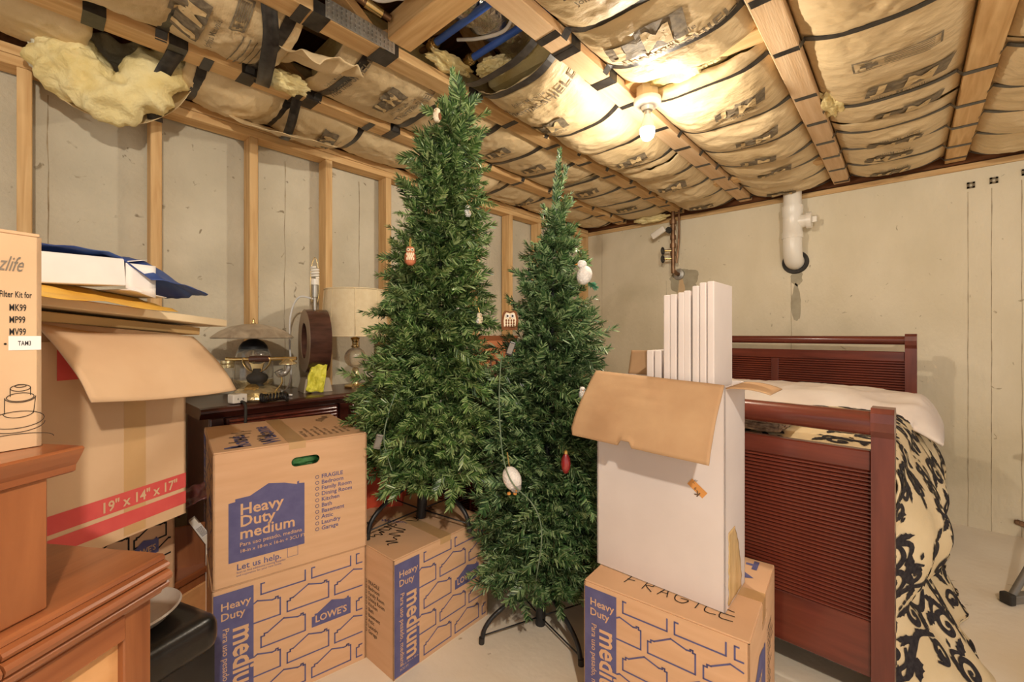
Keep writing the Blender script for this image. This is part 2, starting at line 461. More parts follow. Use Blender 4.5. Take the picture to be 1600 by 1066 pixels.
for sy, z0, z1 in ((-3.716, .2, 2.08), (-2.847, .2, 2.08), (-2.419, .2, 2.08), (-1.33, .2, 2.08)):
    n = 40; bm = BM(); pa = None
    for i in range(n + 1):
        z = z0 + (z1 - z0) * i / n; y = sy + .006 * noise.noise(Vector((sy * 9, z * 7, 0))); wd = .0006 + .0042 * abs(noise.noise(Vector((sy, z * 15, 3))))
        q = [bm.verts.new((-.1028, y - wd, z)), bm.verts.new((-.1028, y + wd, z))]
        if pa: bm.faces.new((pa[0], pa[1], q[1], q[0]))
        pa = q
    obj('form_seam', bm, 'seam', wl)


def blotch(name, cx, cz, rx, rz, m, seed, n=48, lift=.0012, y=0):
    pts = []
    for i in range(n):
        a = 2 * PI * i / n; k = 1 + .28 * noise.noise(Vector((math.cos(a) * 1.6 + seed, math.sin(a) * 1.6, seed))) + .1 * noise.noise(Vector((math.cos(a) * 6, math.sin(a) * 6, seed)))
        pts.append((cx + rx * k * math.cos(a), cz + rz * k * math.sin(a)))
    p = Print((0, y, 0), (1, 0, 0), (0, 0, 1)); p.poly(pts); return p.build(name, m, wb, lift)


blotch('damp_patch', .955, 1.60, .125, .12, 'damp', 3.1)
blotch('rust_streak', .93, 1.50, .03, .13, 'rust_stain', 5.3, lift=.0018)
blotch('damp_patch', 1.775, 1.565, .035, .06, 'damp', 8.3)
blotch('damp_patch', 1.77, 1.38, .03, .13, 'damp', 1.3)

# floor trusses: bottom chords laid flat, parallel to the left wall
CH = [.375, .914, 1.438, 2.038, 2.585, 3.12]
CWD = .089
for i, x in enumerate(CH):
    bx('bottom_chord', (x, -2.45, CZ + .019), (CWD, 4.9, .038), 'old_pine' if i in (2, 3) else 'pine_y', ce, .003)
    bx('top_chord', (x, -2.45, 2.561), (CWD, 4.9, .038), 'pine_y', ce, .003)
    yy = -4.7; s = 1
    while yy < -.3:
        a = Vector((x, yy, 2.235)); b = Vector((x, yy + .42, 2.535))
        if s < 0: a.z, b.z = b.z, a.z
        d = (b - a); rot = d.to_track_quat('Y', 'Z').to_matrix()
        bx('web', (a + b) / 2, (CWD * .96, d.length, .036), 'pine_y', ce, .002, rot=rot)
        yy += .45; s = -s
bx('blocking', (1.175, -2.83, 2.275), (.43, .10, .09), 'pine_x', ce, .003)
bx('blocking', (1.738, -2.02, 2.225), (.51, .089, .038), 'pine_x', ce, .003)
bx('blocking', (1.175, -.52, 2.215), (.43, .089, .038), 'pine_x', ce, .003)
bx('blocking', (1.738, -.52, 2.215), (.51, .089, .038), 'pine_x', ce, .003)
# toothed truss plate on the side of the second chord
bm = BM(); box(bm, (.914 + .0475, -2.98, 2.222), (.0015, .26, .064))
for i in range(16):
    for j in range(4):
        box(bm, (.914 + .0495, -3.10 + i * .016, 2.198 + j * .0158), (.003, .004, .009))
pl = obj('truss_plate', bm, 'galv', ce); pl['kind'] = 'stuff'
# ------------------------------------------------------------------ insulation batts and straps
BAYS = [(-.02, CH[0] - CWD / 2), (CH[0] + CWD / 2, CH[1] - CWD / 2), (CH[1] + CWD / 2, CH[2] - CWD / 2), (CH[2] + CWD / 2, CH[3] - CWD / 2), (CH[3] + CWD / 2, CH[4] - CWD / 2), (CH[4] + CWD / 2, 3.06)]
STR = [[-3.9, -3.30, -2.98, -2.62, -2.2, -1.85, -1.5, -1.1, -.75, -.4, -.1],
       [-3.45, -3.17, -2.90, -2.50, -2.16, -1.82, -1.5, -1.2, -.9, -.6, -.3, -.06],
       [-3.3, -2.53, -2.42, -1.93, -1.62, -1.30, -.98, -.68, -.38, -.08],
       [-2.9, -2.50, -2.22, -1.89, -1.47, -1.15, -.86, -.6, -.33, -.06],
       [-3.0, -2.62, -2.25, -1.88, -1.26, -.91, -.62, -.33, -.08],
       [-2.3, -1.75, -1.35, -1.0, -.7, -.4, -.08]]
BATTS = [
    (0, -4.40, -3.62, .05, 'kraft-faced insulation batt in the upper left corner above the leftmost stud'),
    (0, -3.36, -1.60, .085, 'crumpled kraft-faced insulation batt along the left stud wall, behind the tall tree'),
    (0, -1.58, -.05, .06, 'flat kraft-faced insulation batt above the stud wall near the far corner'),
    (1, -4.4, -3.12, .06, 'kraft-faced insulation batt overhead beside the hanging yellow fluff'),
    (1, -2.99, -1.25, .05, 'kraft-faced batt with dark logo above the tip of the tall tree'),
    (1, -1.23, -.05, .05, 'kraft-faced batt in the bay leading down to the back corner, above the shorter tree'),
    (2, -2.44, -1.22, .10, 'bulging kraft batt with a loose corner beside the bare bulb, next to the duct opening'),
    (2, -1.20, -.05, .085, 'kraft-faced batt sagging between the bulb and the back wall valves'),
    (3, -4.4, -2.06, .09, 'kraft-faced batt with large logo overhead in front of the bare bulb'),
    (3, -1.98, -.86, .10, 'brightly lit wrinkled kraft batt just behind the bare bulb'),
    (3, -.84, -.05, .085, 'kraft-faced batt hanging above the white drain pipe'),
    (4, -4.4, -2.27, .06, 'kraft-faced batt overhead at the top edge of the photo, right of the bulb'),
    (4, -2.24, -1.05, .07, 'widest smooth kraft batt with crossed label and logo, two bays right of the bulb'),
    (4, -1.02, -.05, .07, 'kraft-faced batt with three logos meeting the back wall above the bed'),
    (5, -3.0, -1.4, .08, 'kraft batt with torn edge at the right edge of the photo'),
    (5, -1.38, -.05, .08, 'kraft batt in the farthest right bay against the back wall'),
]


def batt_surface(bay, ya, yb, sag, seed):
    x0, x1 = BAYS[bay]; ss = [y for y in STR[bay]]

    def f(x, y, fine=True):
        u = (x - x0) / (x1 - x0)
        e = 1 - abs(2 * u - 1) ** 3.2
        lo = max([s for s in ss if s <= y], default=y - .25); hi = min([s for s in ss if s > y], default=y + .25)
        t = (y - lo) / max(hi - lo, 1e-4)
        b = max(0, math.sin(PI * min(max(t, 0), 1))) ** .6
        end = min(1, (y - ya) / .05, (yb - y) / .05) if fine else 1
        end = max(0, end) ** .5
        z = 2.232 - e * sag * (.62 + .38 * b) * (.55 + .45 * end)
        p = Vector((x * 3 + seed, y * 3, seed * 2))
        z -= e * .018 * noise.noise(p)
        if fine:
            q = Vector((x * 9 + seed, y * 13, seed)); d = noise.noise(q * .5) * .8
            r1 = 1 - abs(noise.noise(q + Vector((d, d, 0)))) * 2
            r2 = 1 - abs(noise.noise(q * 2.3 + Vector((d, 0, 4)))) * 2
            ns = min(y - lo, hi - y) / .07; ns = min(1, max(0, ns)) ** .7
            amp = (.12 + .88 * ns) * (.35 + .9 * max(0, noise.noise(Vector((x * 2.2 + seed * 3, y * 1.8, 1))) + .25))
            z -= (r1 * .012 + r2 * .007) * amp * (.3 + .7 * e)
        return z
    return f, x0, x1


BF = {}
for i, (bay, ya, yb, sag, lab) in enumerate(BATTS):
    f, x0, x1 = batt_surface(bay, ya, yb, sag, i * 3.7 + 1)
    BF[i] = (f, x0, x1)
    nx = 44; ny = max(20, int((yb - ya) / .0115))
    o = bpy.data.objects.new('insulation_batt', None); COL.objects.link(o)
    o.location = ((x0 + x1) / 2, (ya + yb) / 2, 2.3)
    tag(o, lab, 'insulation', 'kraft-faced insulation batts between the floor trusses')
    c = Vector(o.location)

    def fn(u, v, f=f, x0=x0, x1=x1, ya=ya, yb=yb, c=c, i=i):
        x = x0 + .001 + (x1 - x0 - .002) * u; y = ya + (yb - ya) * v
        y += (.012 * noise.noise(Vector((x * 12, i, ya))) if v in (0, 1) else 0)
        return Vector((x, y, f(x, y))) - c
    sheet('kraft_facing', fn, nx, ny, 'kraft', o, thick=-.0012)
    bm = BM(); box(bm, (0, 0, .02), (x1 - x0 - .004, yb - ya - .10, .14), bev=.05, seg=3)
    obj('fiberglass_core', bm, 'fiberglass', o)

# straps across each bay, stapled under the chords
for bay, ss in enumerate(STR):
    x0, x1 = BAYS[bay]
    for y in ss:
        if bay == 5 and y < -2: continue
        b = [(f, x0) for i, (bb, ya, yb, sag, lab) in enumerate(BATTS) if bb == bay and ya - .06 <= y <= yb + .06 for f in (BF[i][0],)]
        wdt = .034 if y < -2 else .028
        pts = []
        tilt = random.uniform(-.02, .02)
        n = 30; lo = x0 - .004; hi = x1 + CWD * 1.0
        if bay == 0: lo = x0 - .02
        for k in range(n + 1):
            x = lo + (hi - lo) * k / n
            if x <= x0 + .006 or x >= x1 - .006: z = CZ - .0025
            else:
                u = (x - x0) / (x1 - x0); e = 1 - abs(2 * u - 1) ** 3
                z = b[0][0](x, min(max(y, -9), 9), False) - .010 if b else CZ + .03 - .05 * e
                z = min(z, CZ + .028)
            pts.append((x, y + tilt * (x - lo), z))
        V = []; Fc = []
        for k, p in enumerate(pts):
            for s in (-1, 1):
                V.append((p[0], p[1] + s * wdt / 2 + .003 * noise.noise(Vector((p[0] * 8, y, s))), p[2])); V.append((p[0], p[1] + s * wdt / 2, p[2] + .0016))
        for k in range(n):
            a = 4 * k; c_ = a + 4
            Fc += [(a, a + 2, c_ + 2, c_), (a + 1, c_ + 1, c_ + 3, a + 3), (a, c_, c_ + 1, a + 1), (a + 2, a + 3, c_ + 3, c_ + 2)]
        raw('strap', V, Fc, 'strap', ce)
# thick twisted strap and tape wraps
for (x, y) in ((CH[0], -3.17), (CH[0], -2.92), (CH[0], -2.50), (CH[1], -3.12), (CH[1], -2.86), (CH[1], -2.45), (CH[0], -3.62), (CH[0], -3.40), (CH[2], -2.43), (CH[2], -2.16)):
    bm = BM(); t = .0016; h = CWD / 2 + t
    prism(bm, [(x - h, CZ + .04), (x - h, CZ - t), (x + h, CZ - t), (x + h, CZ + .04), (x + h - t, CZ + .04), (x + h - t, CZ), (x - h + t, CZ), (x - h + t, CZ + .04)], y - .028, y + .028, 'y')
    obj('strap_wrap', bm, 'strap', ce)


def ribbon(name, pts, wd, m, parent, nrm=(0, 1, 0), th=.002, k=6):
    P = smooth_pts(pts, k); V = []; Fc = []; nv = Vector(nrm).normalized()
    for i, p in enumerate(P):
        t = (P[min(i + 1, len(P) - 1)] - P[max(i - 1, 0)]).normalized()
        V += [p - nv * wd / 2, p + nv * wd / 2]
    n = len(V)
    up = [(P[min(i + 1, len(P) - 1)] - P[max(i - 1, 0)]).normalized().cross(nv) for i in range(len(P))]
    V += [V[i] + up[i // 2] * th for i in range(n)]
    for i in range(len(P) - 1):
        a = 2 * i; Fc += [(a, a + 1, a + 3, a + 2), (n + a, n + a + 2, n + a + 3, n + a + 1), (a, a + 2, n + a + 2, n + a), (a + 1, n + a + 1, n + a + 3, a + 3)]
    return raw(name, V, Fc, m, parent, smooth=True)


ribbon('strap', [(CH[0] + .04, -3.13, CZ - .01), (.50, -3.15, 2.125), (.66, -3.19, 2.10), (.80, -3.22, 2.14), (CH[1] - .04, -3.25, CZ - .003)], .05, 'strap', ce)
ribbon('strap', [(0, -2.9, 2.17), (.12, -2.93, 2.10), (.25, -2.95, 2.12), (CH[0], -2.97, CZ - .003)], .04, 'strap', ce)
ribbon('strap', [(.10, -3.42, 2.02), (.2, -3.44, 2.08), (.28, -3.42, 2.15), (CH[0], -3.40, CZ - .003)], .05, 'strap', ce)


# printing on the kraft facing
def kraft_print(bi, cx, cy, size, flip=False, kind='logo'):
    f, x0, x1 = BF[bi]; sg = -1 if not flip else 1
    o = [ob for ob in bpy.data.objects if ob.get('label') == BATTS[bi][4]][0]; c = Vector(o.location)

    def mk(lift):
        def fn(a, b):
            x = cx + (a if not flip else -a); y = cy + sg * b
            return Vector((x, y, f(x, y) - lift)) - c
        return fn
    D = Print((0, 0, 0), (1, 0, 0), (0, 1, 0)); K = Print((0, 0, 0), (1, 0, 0), (0, 1, 0))
    s = size
    if kind == 'logo':
        D.poly([(-.50 * s, -.20 * s), (-.08 * s, -.20 * s), (-.01 * s, .14 * s), (-.43 * s, .14 * s)])
        D.poly([(-.08 * s, -.20 * s), (.50 * s, -.20 * s), (.59 * s, .24 * s), (.01 * s, .24 * s)])
        K.text('J', -.36 * s, -.08 * s, .32 * s, bold=.045, shear=.2, sx=1.7); K.text('M', -.02 * s, -.15 * s, .46 * s, bold=.03, shear=.2, sx=1.05)
        D.text('Johns Manville', -.42 * s, -.36 * s, .13 * s, bold=.004)
        K.build('printed_letters', 'kraft_knock', o, fn=mk(.0095), cut=.016)
    elif kind == 'shield':
        D.text('Thermal-SHIELD', -.5 * s, 0, .19 * s, bold=.014)
        D.text('Johns Manville', -.2 * s, .2 * s, .10 * s, bold=.003)
    elif kind == 'label':
        D.line([(-.5 * s, -.16 * s), (.5 * s, -.16 * s), (.5 * s, .16 * s), (-.5 * s, .16 * s)], .006, True)
        D.poly([(-.42 * s, -.04 * s), (-.20 * s, -.04 * s), (-.20 * s, .04 * s), (-.42 * s, .04 * s)])
        D.poly([(-.35 * s, -.11 * s), (-.27 * s, -.11 * s), (-.27 * s, .11 * s), (-.35 * s, .11 * s)])
        for j in range(5): D.line([(-.12 * s, (.10 - j * .05) * s), (.42 * s, (.10 - j * .05) * s)], .004)
    elif kind == 'lines':
        for j in range(6): D.line([(-.4 * s, (.2 - j * .08) * s), (.4 * s, (.2 - j * .08) * s)], .004)
    D.build('printed_letters', 'kraft_ink', o, fn=mk(.0065), cut=.016)


for a in ((4, .67, -2.70, .20), (4, .66, -2.32, .18), (4, .64, -1.98, .17), (4, .64, -1.66, .17), (5, .66, -1.05, .18, True), (5, .66, -.45, .18, True), (3, .66, -3.42, .22),
          (6, 1.10, -2.10, .20), (6, 1.20, -1.46, .18), (7, 1.18, -.83, .19), (7, 1.18, -.22, .18, True), (8, 1.70, -2.36, .28), (8, 1.75, -2.75, .26),
          (9, 1.82, -1.68, .20), (9, 1.80, -1.30, .19), (9, 1.74, -1.0, .18), (10, 1.76, -.70, .18), (10, 1.72, -.2, .18, True),
          (12, 2.36, -1.40, .25), (12, 2.36, -1.11, .22), (13, 2.33, -.74, .21, True), (13, 2.30, -.47, .2, True), (13, 2.30, -.2, .18, True), (14, 2.85, -1.9, .2),
          (2, .17, -1.2, .16), (1, .16, -2.75, .18)):
    kraft_print(*a)
for a in ((6, 1.16, -2.28, .30, False, 'shield'), (8, 1.74, -2.24, .34, False, 'shield'), (4, .64, -2.87, .28, False, 'shield'), (4, .68, -2.57, .24, False, 'shield'),
          (12, 2.34, -1.66, .24, False, 'label'), (3, .60, -3.22, .26, False, 'lines'), (3, .78, -3.3, .12, False, 'label')):
    kraft_print(*a)

# torn pieces of paper and fluff between batts
def crumple(name, c, size, m, parent, seed, nu=26, nv=20, amp=.03, rot=(0, 0, 0)):
    rm = Matrix.Rotation(rot[2], 3, 'Z') @ Matrix.Rotation(rot[1], 3, 'Y') @ Matrix.Rotation(rot[0], 3, 'X'); c = Vector(c)

    def fn(u, v):
        x = (u - .5) * size[0] * (1 + .12 * noise.noise(Vector((v * 3, seed, 1)))); y = (v - .5) * size[1] * (1 + .12 * noise.noise(Vector((u * 3, seed, 5))))
        q = Vector((u * 1.7 + seed, v * 1.9, seed))
        z = amp * (1.7 * noise.noise(q * .8) + .9 * (1 - 2 * abs(noise.noise(q * 1.3))) + .18 * (1 - 2 * abs(noise.noise(q * 3.1))))
        return c + rm @ Vector((x, y, z))
    return sheet(name, fn, nu, nv, m, parent, .0015)


def fluff(bm, c, r, seed, sub=5, amp=.42, freq=2.2):
    g = bmesh.ops.create_icosphere(bm, subdivisions=sub, radius=1)
    for v in g['verts']:
        p = v.co.copy(); k = 1 + amp * noise.noise(p * freq + Vector((seed, 0, 0))) + amp * .45 * noise.noise(p * freq * 2.6 + Vector((0, seed, 0))) + amp * .2 * noise.noise(p * freq * 6 + Vector((0, seed, 0)))
        v.co = Vector(c) + Vector((p.x * r[0], p.y * r[1], p.z * r[2])) * k
    return bm


tp = tag(crumple('torn_kraft', (.70, -3.06, 2.165), (.36, .20), 'kraft', None, 3.3, 40, 30, amp=.026, rot=(.3, .25, .35)), 'torn crumpled flap of kraft paper hanging below the second joist by the truss plate', 'paper')
tp2 = tag(crumple('torn_kraft', (.17, -2.95, 2.10), (.28, .40), 'kraft', None, 8.1, 36, 40, amp=.018, rot=(.1, .35, .1)), 'crumpled kraft paper bulging above the third stud from the hanging fluff', 'paper')
f1 = fluff(BM(), (.50, -3.06, 2.175), (.05, .08, .032), 2.2, 4, .45, 3); tag(obj('insulation_fluff', f1, 'fiberglass', smooth=True), 'small pale tuft of fiberglass beside the twisted black strap', 'insulation')
f2 = fluff(BM(), (1.13, -2.50, 2.235), (.07, .045, .028), 4.2, 5); tag(obj('insulation_fluff', f2, 'fiberglass', smooth=True), 'yellow fiberglass tuft poking out under the blue pipes', 'insulation')
f3 = fluff(BM(), (1.00, -2.62, 2.245), (.045, .09, .022), 6.2, 5); tag(obj('insulation_fluff', f3, 'fiberglass', smooth=True), 'tan fiberglass edge beside the tip of the tall tree', 'insulation')
f4 = fluff(BM(), (1.70, -2.0, 2.215), (.14, .10, .03), 9.2, 4); f4 = obj('insulation_fluff', f4, 'fiberglass', smooth=True); tag(f4, 'bright yellow fiberglass showing beside the bulb fixture', 'insulation')
f5 = fluff(BM(), (2.12, -1.28, 2.22), (.05, .14, .035), 1.2, 5); tag(obj('insulation_fluff', f5, 'fiberglass', smooth=True), 'yellow fiberglass strip beside the joist over the white drain pipe', 'insulation')
f6 = fluff(BM(), (.05, -3.70, 2.15), (.09, .07, .055), 3.2, 5); tag(obj('insulation_fluff', f6, 'fiberglass_pale', smooth=True), 'pale greenish fiberglass clump above the leftmost stud', 'insulation')
f7 = fluff(BM(), (.70, -.09, 2.165), (.14, .05, .03), 7.2, 5); tag(obj('insulation_fluff', f7, 'fiberglass', smooth=True), 'yellow fiberglass edge on the sill by the copper valves', 'insulation')

# the batt hanging down beside the first joist
hb = thing('hanging_insulation', 'yellow fiberglass batt drooping from the ceiling over the left studs', 'insulation', PD(185, 110, 1.66))
hc = Vector(hb.location)
HP = [(88, 40, 1.56, .045), (100, 70, 1.57, .070), (112, 100, 1.59, .088), (140, 130, 1.62, .090), (175, 152, 1.655, .074), (212, 153, 1.69, .070), (245, 132, 1.72, .074), (270, 108, 1.745, .060), (284, 88, 1.76, .034)]
PP = smooth_pts([PD(a_, b_, c_) for a_, b_, c_, r_ in HP], 9); RR = [p.x for p in smooth_pts([(r_, 0, 0) for a_, b_, c_, r_ in HP], 9)]
bm = BM(); tube(bm, PP, RR, 44)
bmesh.ops.subdivide_edges(bm, edges=[e for e in bm.edges if e.calc_length() > .012], cuts=1, use_grid_fill=True)
bm.normal_update(); NN = {v: v.normal.copy() for v in bm.verts}
for v in bm.verts:
    p = v.co * 8; k = .040 * noise.noise(p) + .024 * (1 - 2 * abs(noise.noise(p * 1.7 + Vector((3, 1, 2))))) + .012 * noise.noise(p * 4.2) + .005 * noise.noise(p * 11)
    v.co += NN[v] * k
for v in bm.verts: v.co -= hc
obj('fluff', bm, 'fiberglass', hb, smooth=True)
CAMV = Vector((CAMX, CAMY, CAMZ))
def shell(u, v):
    i = u * (len(PP) - 1); k = int(min(i, len(PP) - 2)); p = PP[k].lerp(PP[k + 1], i - k); r_ = RR[k] * 1.04 + .012
    ax = (PP[k + 1] - PP[k]).normalized(); vw = (CAMV - p).normalized(); dn = vw.cross(ax).normalized()
    if dn.z > 0: dn = -dn
    a_ = R(78) - R(215) * v
    q = p + (dn * math.cos(a_ - R(-20)) - vw * math.sin(-a_ + R(-20)) * -1) * r_ * (1 + .10 * noise.noise(Vector((u * 6, v * 4, 1))))
    return q - hc
def shell2(u, v):
    i = u * (len(PP) - 1); k = int(min(i, len(PP) - 2)); p = PP[k].lerp(PP[k + 1], i - k); r_ = RR[k] * 1.05 + .014
    ax = (PP[k + 1] - PP[k]).normalized(); vw = (CAMV - p).normalized(); dn = vw.cross(ax).normalized()
    if dn.z > 0: dn = -dn
    a_ = R(8) + R(150) * v      # 0: below, 90: away from the room
    q = p + (dn * math.cos(a_) - vw * math.sin(a_)) * r_ * (1 + .08 * noise.noise(Vector((u * 6, v * 4, 1))))
    return q - hc
sheet('kraft_facing', shell2, 50, 16, 'kraft', hb, thick=.0015)
def backs(u, v):
    p = PD(105 + 165 * u, 38 + 90 * v + 50 * u * (1 - v), 1.64 + .16 * u + .05); return p - hc + Vector((0, 0, .02 * noise.noise(Vector((u * 5, v * 5, 2)))))
sheet('fluff_lining', lambda u, v: backs(u, v) + Vector((.03 * noise.noise(Vector((u * 7, v * 7, 6))), 0, 0)), 24, 16, 'fiberglass_pale', hb, thick=.004)

# ------------------------------------------------------------------ services in the open bay
def tubeobj(name, pts, r, m, parent=None, seg=10, k=6, sm=True):
    return obj(name, tube(BM(), smooth_pts(pts, k) if k > 1 else pts, r, seg), m, parent, smooth=True, angle=50)


for y, z, x0, lab in ((-2.70, 2.285, 1.02, 'blue water pipe running through the open joist bay by the blocking'), (-2.55, 2.275, 1.07, 'blue water pipe with brass fitting just above the tall tree tip')):
    t = thing('water_pipe', lab, 'pipe', (x0, y, z), 0, 'blue water pipes in the open joist bay')
    obj('tubing', tube(BM(), [(0, 0, 0), (2.6, 0, .02)], .0135, 14), 'pex', t, smooth=True, angle=50)
    obj('fitting', lathe(BM(), [(0, 0), (.018, 0), (.018, .012), (.022, .014), (.022, .03), (.016, .032), (.016, .05), (0, .05)], 16, mt=Matrix.Rotation(-PI / 2, 4, 'Y')), 'brass', t, smooth=True, angle=40)
    obj('copper_stub', tube(BM(), smooth_pts([(-.04, 0, 0), (-.10, .005, .01), (-.14, .04, .05), (-.15, .10, .1)]), .011, 12), 'copper', t, smooth=True, angle=50)
t = thing('copper_pipe', 'copper pipe with brass coupling above the truss plate', 'pipe', (.985, -2.95, 2.295))
obj('tubing', tube(BM(), [(-.006, -.42, .03), (0, 0, 0), (.01, .06, -.01)], .012, 14), 'copper', t, smooth=True, angle=50)
obj('coupling', tube(BM(), [(-.002, -.03, .006), (.004, .03, -.004)], .018, 14), 'brass', t, smooth=True, angle=50)
obj('coupling', tube(BM(), [(-.004, -.07, .012), (.0, -.04, .007)], .015, 14), 'brass', t, smooth=True, angle=50)
t = thing('air_duct', 'silver foil-wrapped air duct running through the open joist bay', 'duct', (1.21, -2.9, 2.385))
bm = BM(); P_ = []
rr = []
for i in range(90):
    y = -1.3 + i * .026; P_.append((.0 + .02 * noise.noise(Vector((y, 1, 1))), y, .012 * noise.noise(Vector((y, 5, 1))))); rr.append(.098 + (.006 if i % 2 else -.003))
obj('foil_sleeve', tube(bm, P_, rr, 26), 'foil', t, smooth=True)
for i, pts in enumerate(([(.99, -3.05, 2.33), (1.02, -2.96, 2.30), (1.06, -2.905, 2.315), (1.12, -2.91, 2.29), (1.20, -2.94, 2.31), (1.32, -3.0, 2.36)],
                         [(1.01, -3.0, 2.36), (1.05, -2.93, 2.33), (1.10, -2.90, 2.33), (1.16, -2.91, 2.31), (1.26, -2.90, 2.33), (1.36, -2.95, 2.42)],
                         [(1.06, -2.63, 2.31), (1.16, -2.60, 2.285), (1.27, -2.58, 2.275), (1.34, -2.62, 2.29), (1.33, -2.70, 2.30), (1.24, -2.74, 2.35)],
                         [(1.0, -3.5, 2.45), (1.1, -3.25, 2.44), (1.02, -3.1, 2.44), (1.12, -2.98, 2.45)])):
    labs = ['white electrical cable curling in the open bay at the top of the photo', 'white cable crossing the copper pipe in the open bay', 'white cable looped under the silver duct between the blue pipes', 'white cable highest up against the subfloor']
    tag(tubeobj('electrical_cable', pts, .0065, 'white_cable', k=8), labs[i], 'cable', 'white cables in the open joist bay')

# ------------------------------------------------------------------ light fixture
bc = Vector((1.548, -1.985, 2.035))
lf = thing('ceiling_light', 'bare glowing bulb in a white porcelain holder under the joists', 'light', (bc.x, bc.y, 2.204))
lfz = lf.location.z
obj('junction_box', lathe(BM(), [(0, 0), (.047, 0), (.047, -.05), (.0, -.05)], 8), 'beige_board', lf)
obj('lamp_holder', lathe(BM(), [(0, -.05), (.056, -.05), (.058, -.062), (.052, -.074), (.026, -.082), (.022, -.098), (.0, -.098)], 32), 'porcelain', lf, smooth=True, angle=50)
prof = [(.0, -.225), (.014, -.222), (.024, -.213), (.030, -.196), (.030, -.176), (.024, -.150), (.016, -.128), (.013, -.112), (.013, -.098), (0, -.098)]
obj('bulb', lathe(BM(), prof[:5], 24), 'bulb', lf, smooth=True); obj('bulb_neck_shield', lathe(BM(), prof[4:-2], 24), 'porcelain', lf, smooth=True)  # opaque upper half added to keep the bulb's glare off the nearby ceiling
obj('screw_base', lathe(BM(), [(.0135, -.116), (.0145, -.112), (.0145, -.099), (0, -.099)], 20), 'galv', lf, smooth=True, angle=50)

# ------------------------------------------------------------------ pipes on the back wall
t = thing('drain_pipe', 'white plastic drain pipe with cleanout elbowing into the back wall', 'pipe', (1.766, -.115, 0))
obj('riser', lathe(BM(), [(0, 2.25), (.056, 2.25), (.056, 2.02), (0, 2.02)], 28), 'white_plastic', t, smooth=True, angle=40)
obj('tee', lathe(BM(), [(.05, 2.06), (.065, 2.06), (.065, 2.00), (.060, 1.99), (.060, 1.88), (.065, 1.87), (.065, 1.83), (.05, 1.83)], 28), 'white_plastic', t, smooth=True, angle=40)
bm = lathe(BM(), [(.045, 0), (.045, .085), (.056, .085), (.056, .115), (.0, .115)], 24, mt=Matrix.Translation((0, 0, 1.945)) @ Matrix.Rotation(PI / 2, 4, 'Y'))
br = obj('cleanout', bm, 'white_plastic', t, smooth=True, angle=40)
bx('cleanout_plug', (.13, 0, 1.945), (.03, .026, .04), 'white_plastic', br)
obj('elbow', tube(BM(), smooth_pts([(0, 0, 1.84), (0, 0, 1.77), (0, .015, 1.72), (0, .05, 1.685), (0, .115, 1.675)], 6), .059, 26), 'white_plastic', t, smooth=True, angle=60)
obj('sleeve', lathe(BM(), [(.056, 0), (.085, 0), (.08, .02), (.06, .02)], 28, mt=Matrix.Translation((0, .113, 1.675)) @ Matrix.Rotation(PI / 2, 4, 'X')), 'rubber', t, smooth=True, angle=40)

t = thing('water_main', 'copper water main with valves coming down the back wall', 'pipe', (.90, -.10, 0))
obj('riser', tube(BM(), smooth_pts([(0, 0, 2.24), (0, 0, 1.72), (0, .012, 1.69), (.01, .05, 1.67), (.012, .1, 1.665)], 5), .016, 14), 'copper', t, smooth=True, angle=50)
obj('riser', tube(BM(), smooth_pts([(.05, 0, 2.24), (.05, 0, 2.0), (.045, 0, 1.9), (.03, 0, 1.75)], 5), .009, 12), 'copper', t, smooth=True, angle=50)
for z, r_ in ((2.10, .028), (2.05, .022), (1.97, .024), (1.90, .026), (1.83, .022)):
    obj('coupling', tube(BM(), [(0, 0, z - .018), (0, 0, z + .018)], r_, 14), 'copper', t, smooth=True, angle=50)
for z in (1.86, 1.79):
    v = obj('valve', tube(BM(), [(0, 0, z), (-.06, -.03, z)], .009, 10), 'brass', t, smooth=True, angle=50)
    h = BM(); tube(h, [(-.075 + .0 * k, -.035 + .028 * math.cos(2 * PI * k / 14), z + .028 * math.sin(2 * PI * k / 14)) for k in range(14)], .006, 8, closed=True)
    tube(h, [(-.075, -.063, z), (-.075, -.007, z)], .004, 6); tube(h, [(-.075, -.035, z - .028), (-.075, -.035, z + .028)], .004, 6)
    obj('handwheel', h, 'rubber', v, smooth=True)
g = BM(); box(g, (-.11, -.05, 2.02), (.13, .03, .055), Matrix.Rotation(R(-28), 3, 'Y'), .014, 3)
obj('meter_cover', g, 'white_plastic', t, smooth=True, angle=40)
obj('gauge', tube(BM(), [(-.03, -.03, 2.035), (-.03, .0, 2.035)], .025, 16), 'rubber', t, smooth=True, angle=50)
obj('escutcheon', lathe(BM(), [(.016, 0), (.05, 0), (.045, .014), (.018, .02)], 24, mt=Matrix.Translation((.012, .099, 1.665)) @ Matrix.Rotation(PI / 2, 4, 'X')), 'galv', t, smooth=True, angle=50)

# ================================================================== moving boxes
BW, BH = .45, .40
GABLE = [(0, 0), (0, .50), (.07, .50), (.07, .60), (.14, .60), (.50, 1.0), (.82, .82), (.90, .84), (.90, .90), (.95, .90), (.95, .80), (1, .80), (1, 0)]


def gable(x, y, w_, h_): return [(x + a * w_, y + b * h_) for a, b in GABLE]


def frame(face, w_, d_, h_):
    return {'front': ((-w_ / 2, -d_ / 2, 0), (1, 0, 0), (0, 0, 1)), 'left': ((-w_ / 2, d_ / 2, 0), (0, -1, 0), (0, 0, 1)),
            'right': ((w_ / 2, -d_ / 2, 0), (0, 1, 0), (0, 0, 1)), 'back': ((w_ / 2, d_ / 2, 0), (-1, 0, 0), (0, 0, 1)), 'top': ((-w_ / 2, -d_ / 2, h_), (1, 0, 0), (0, 1, 0))}[face]


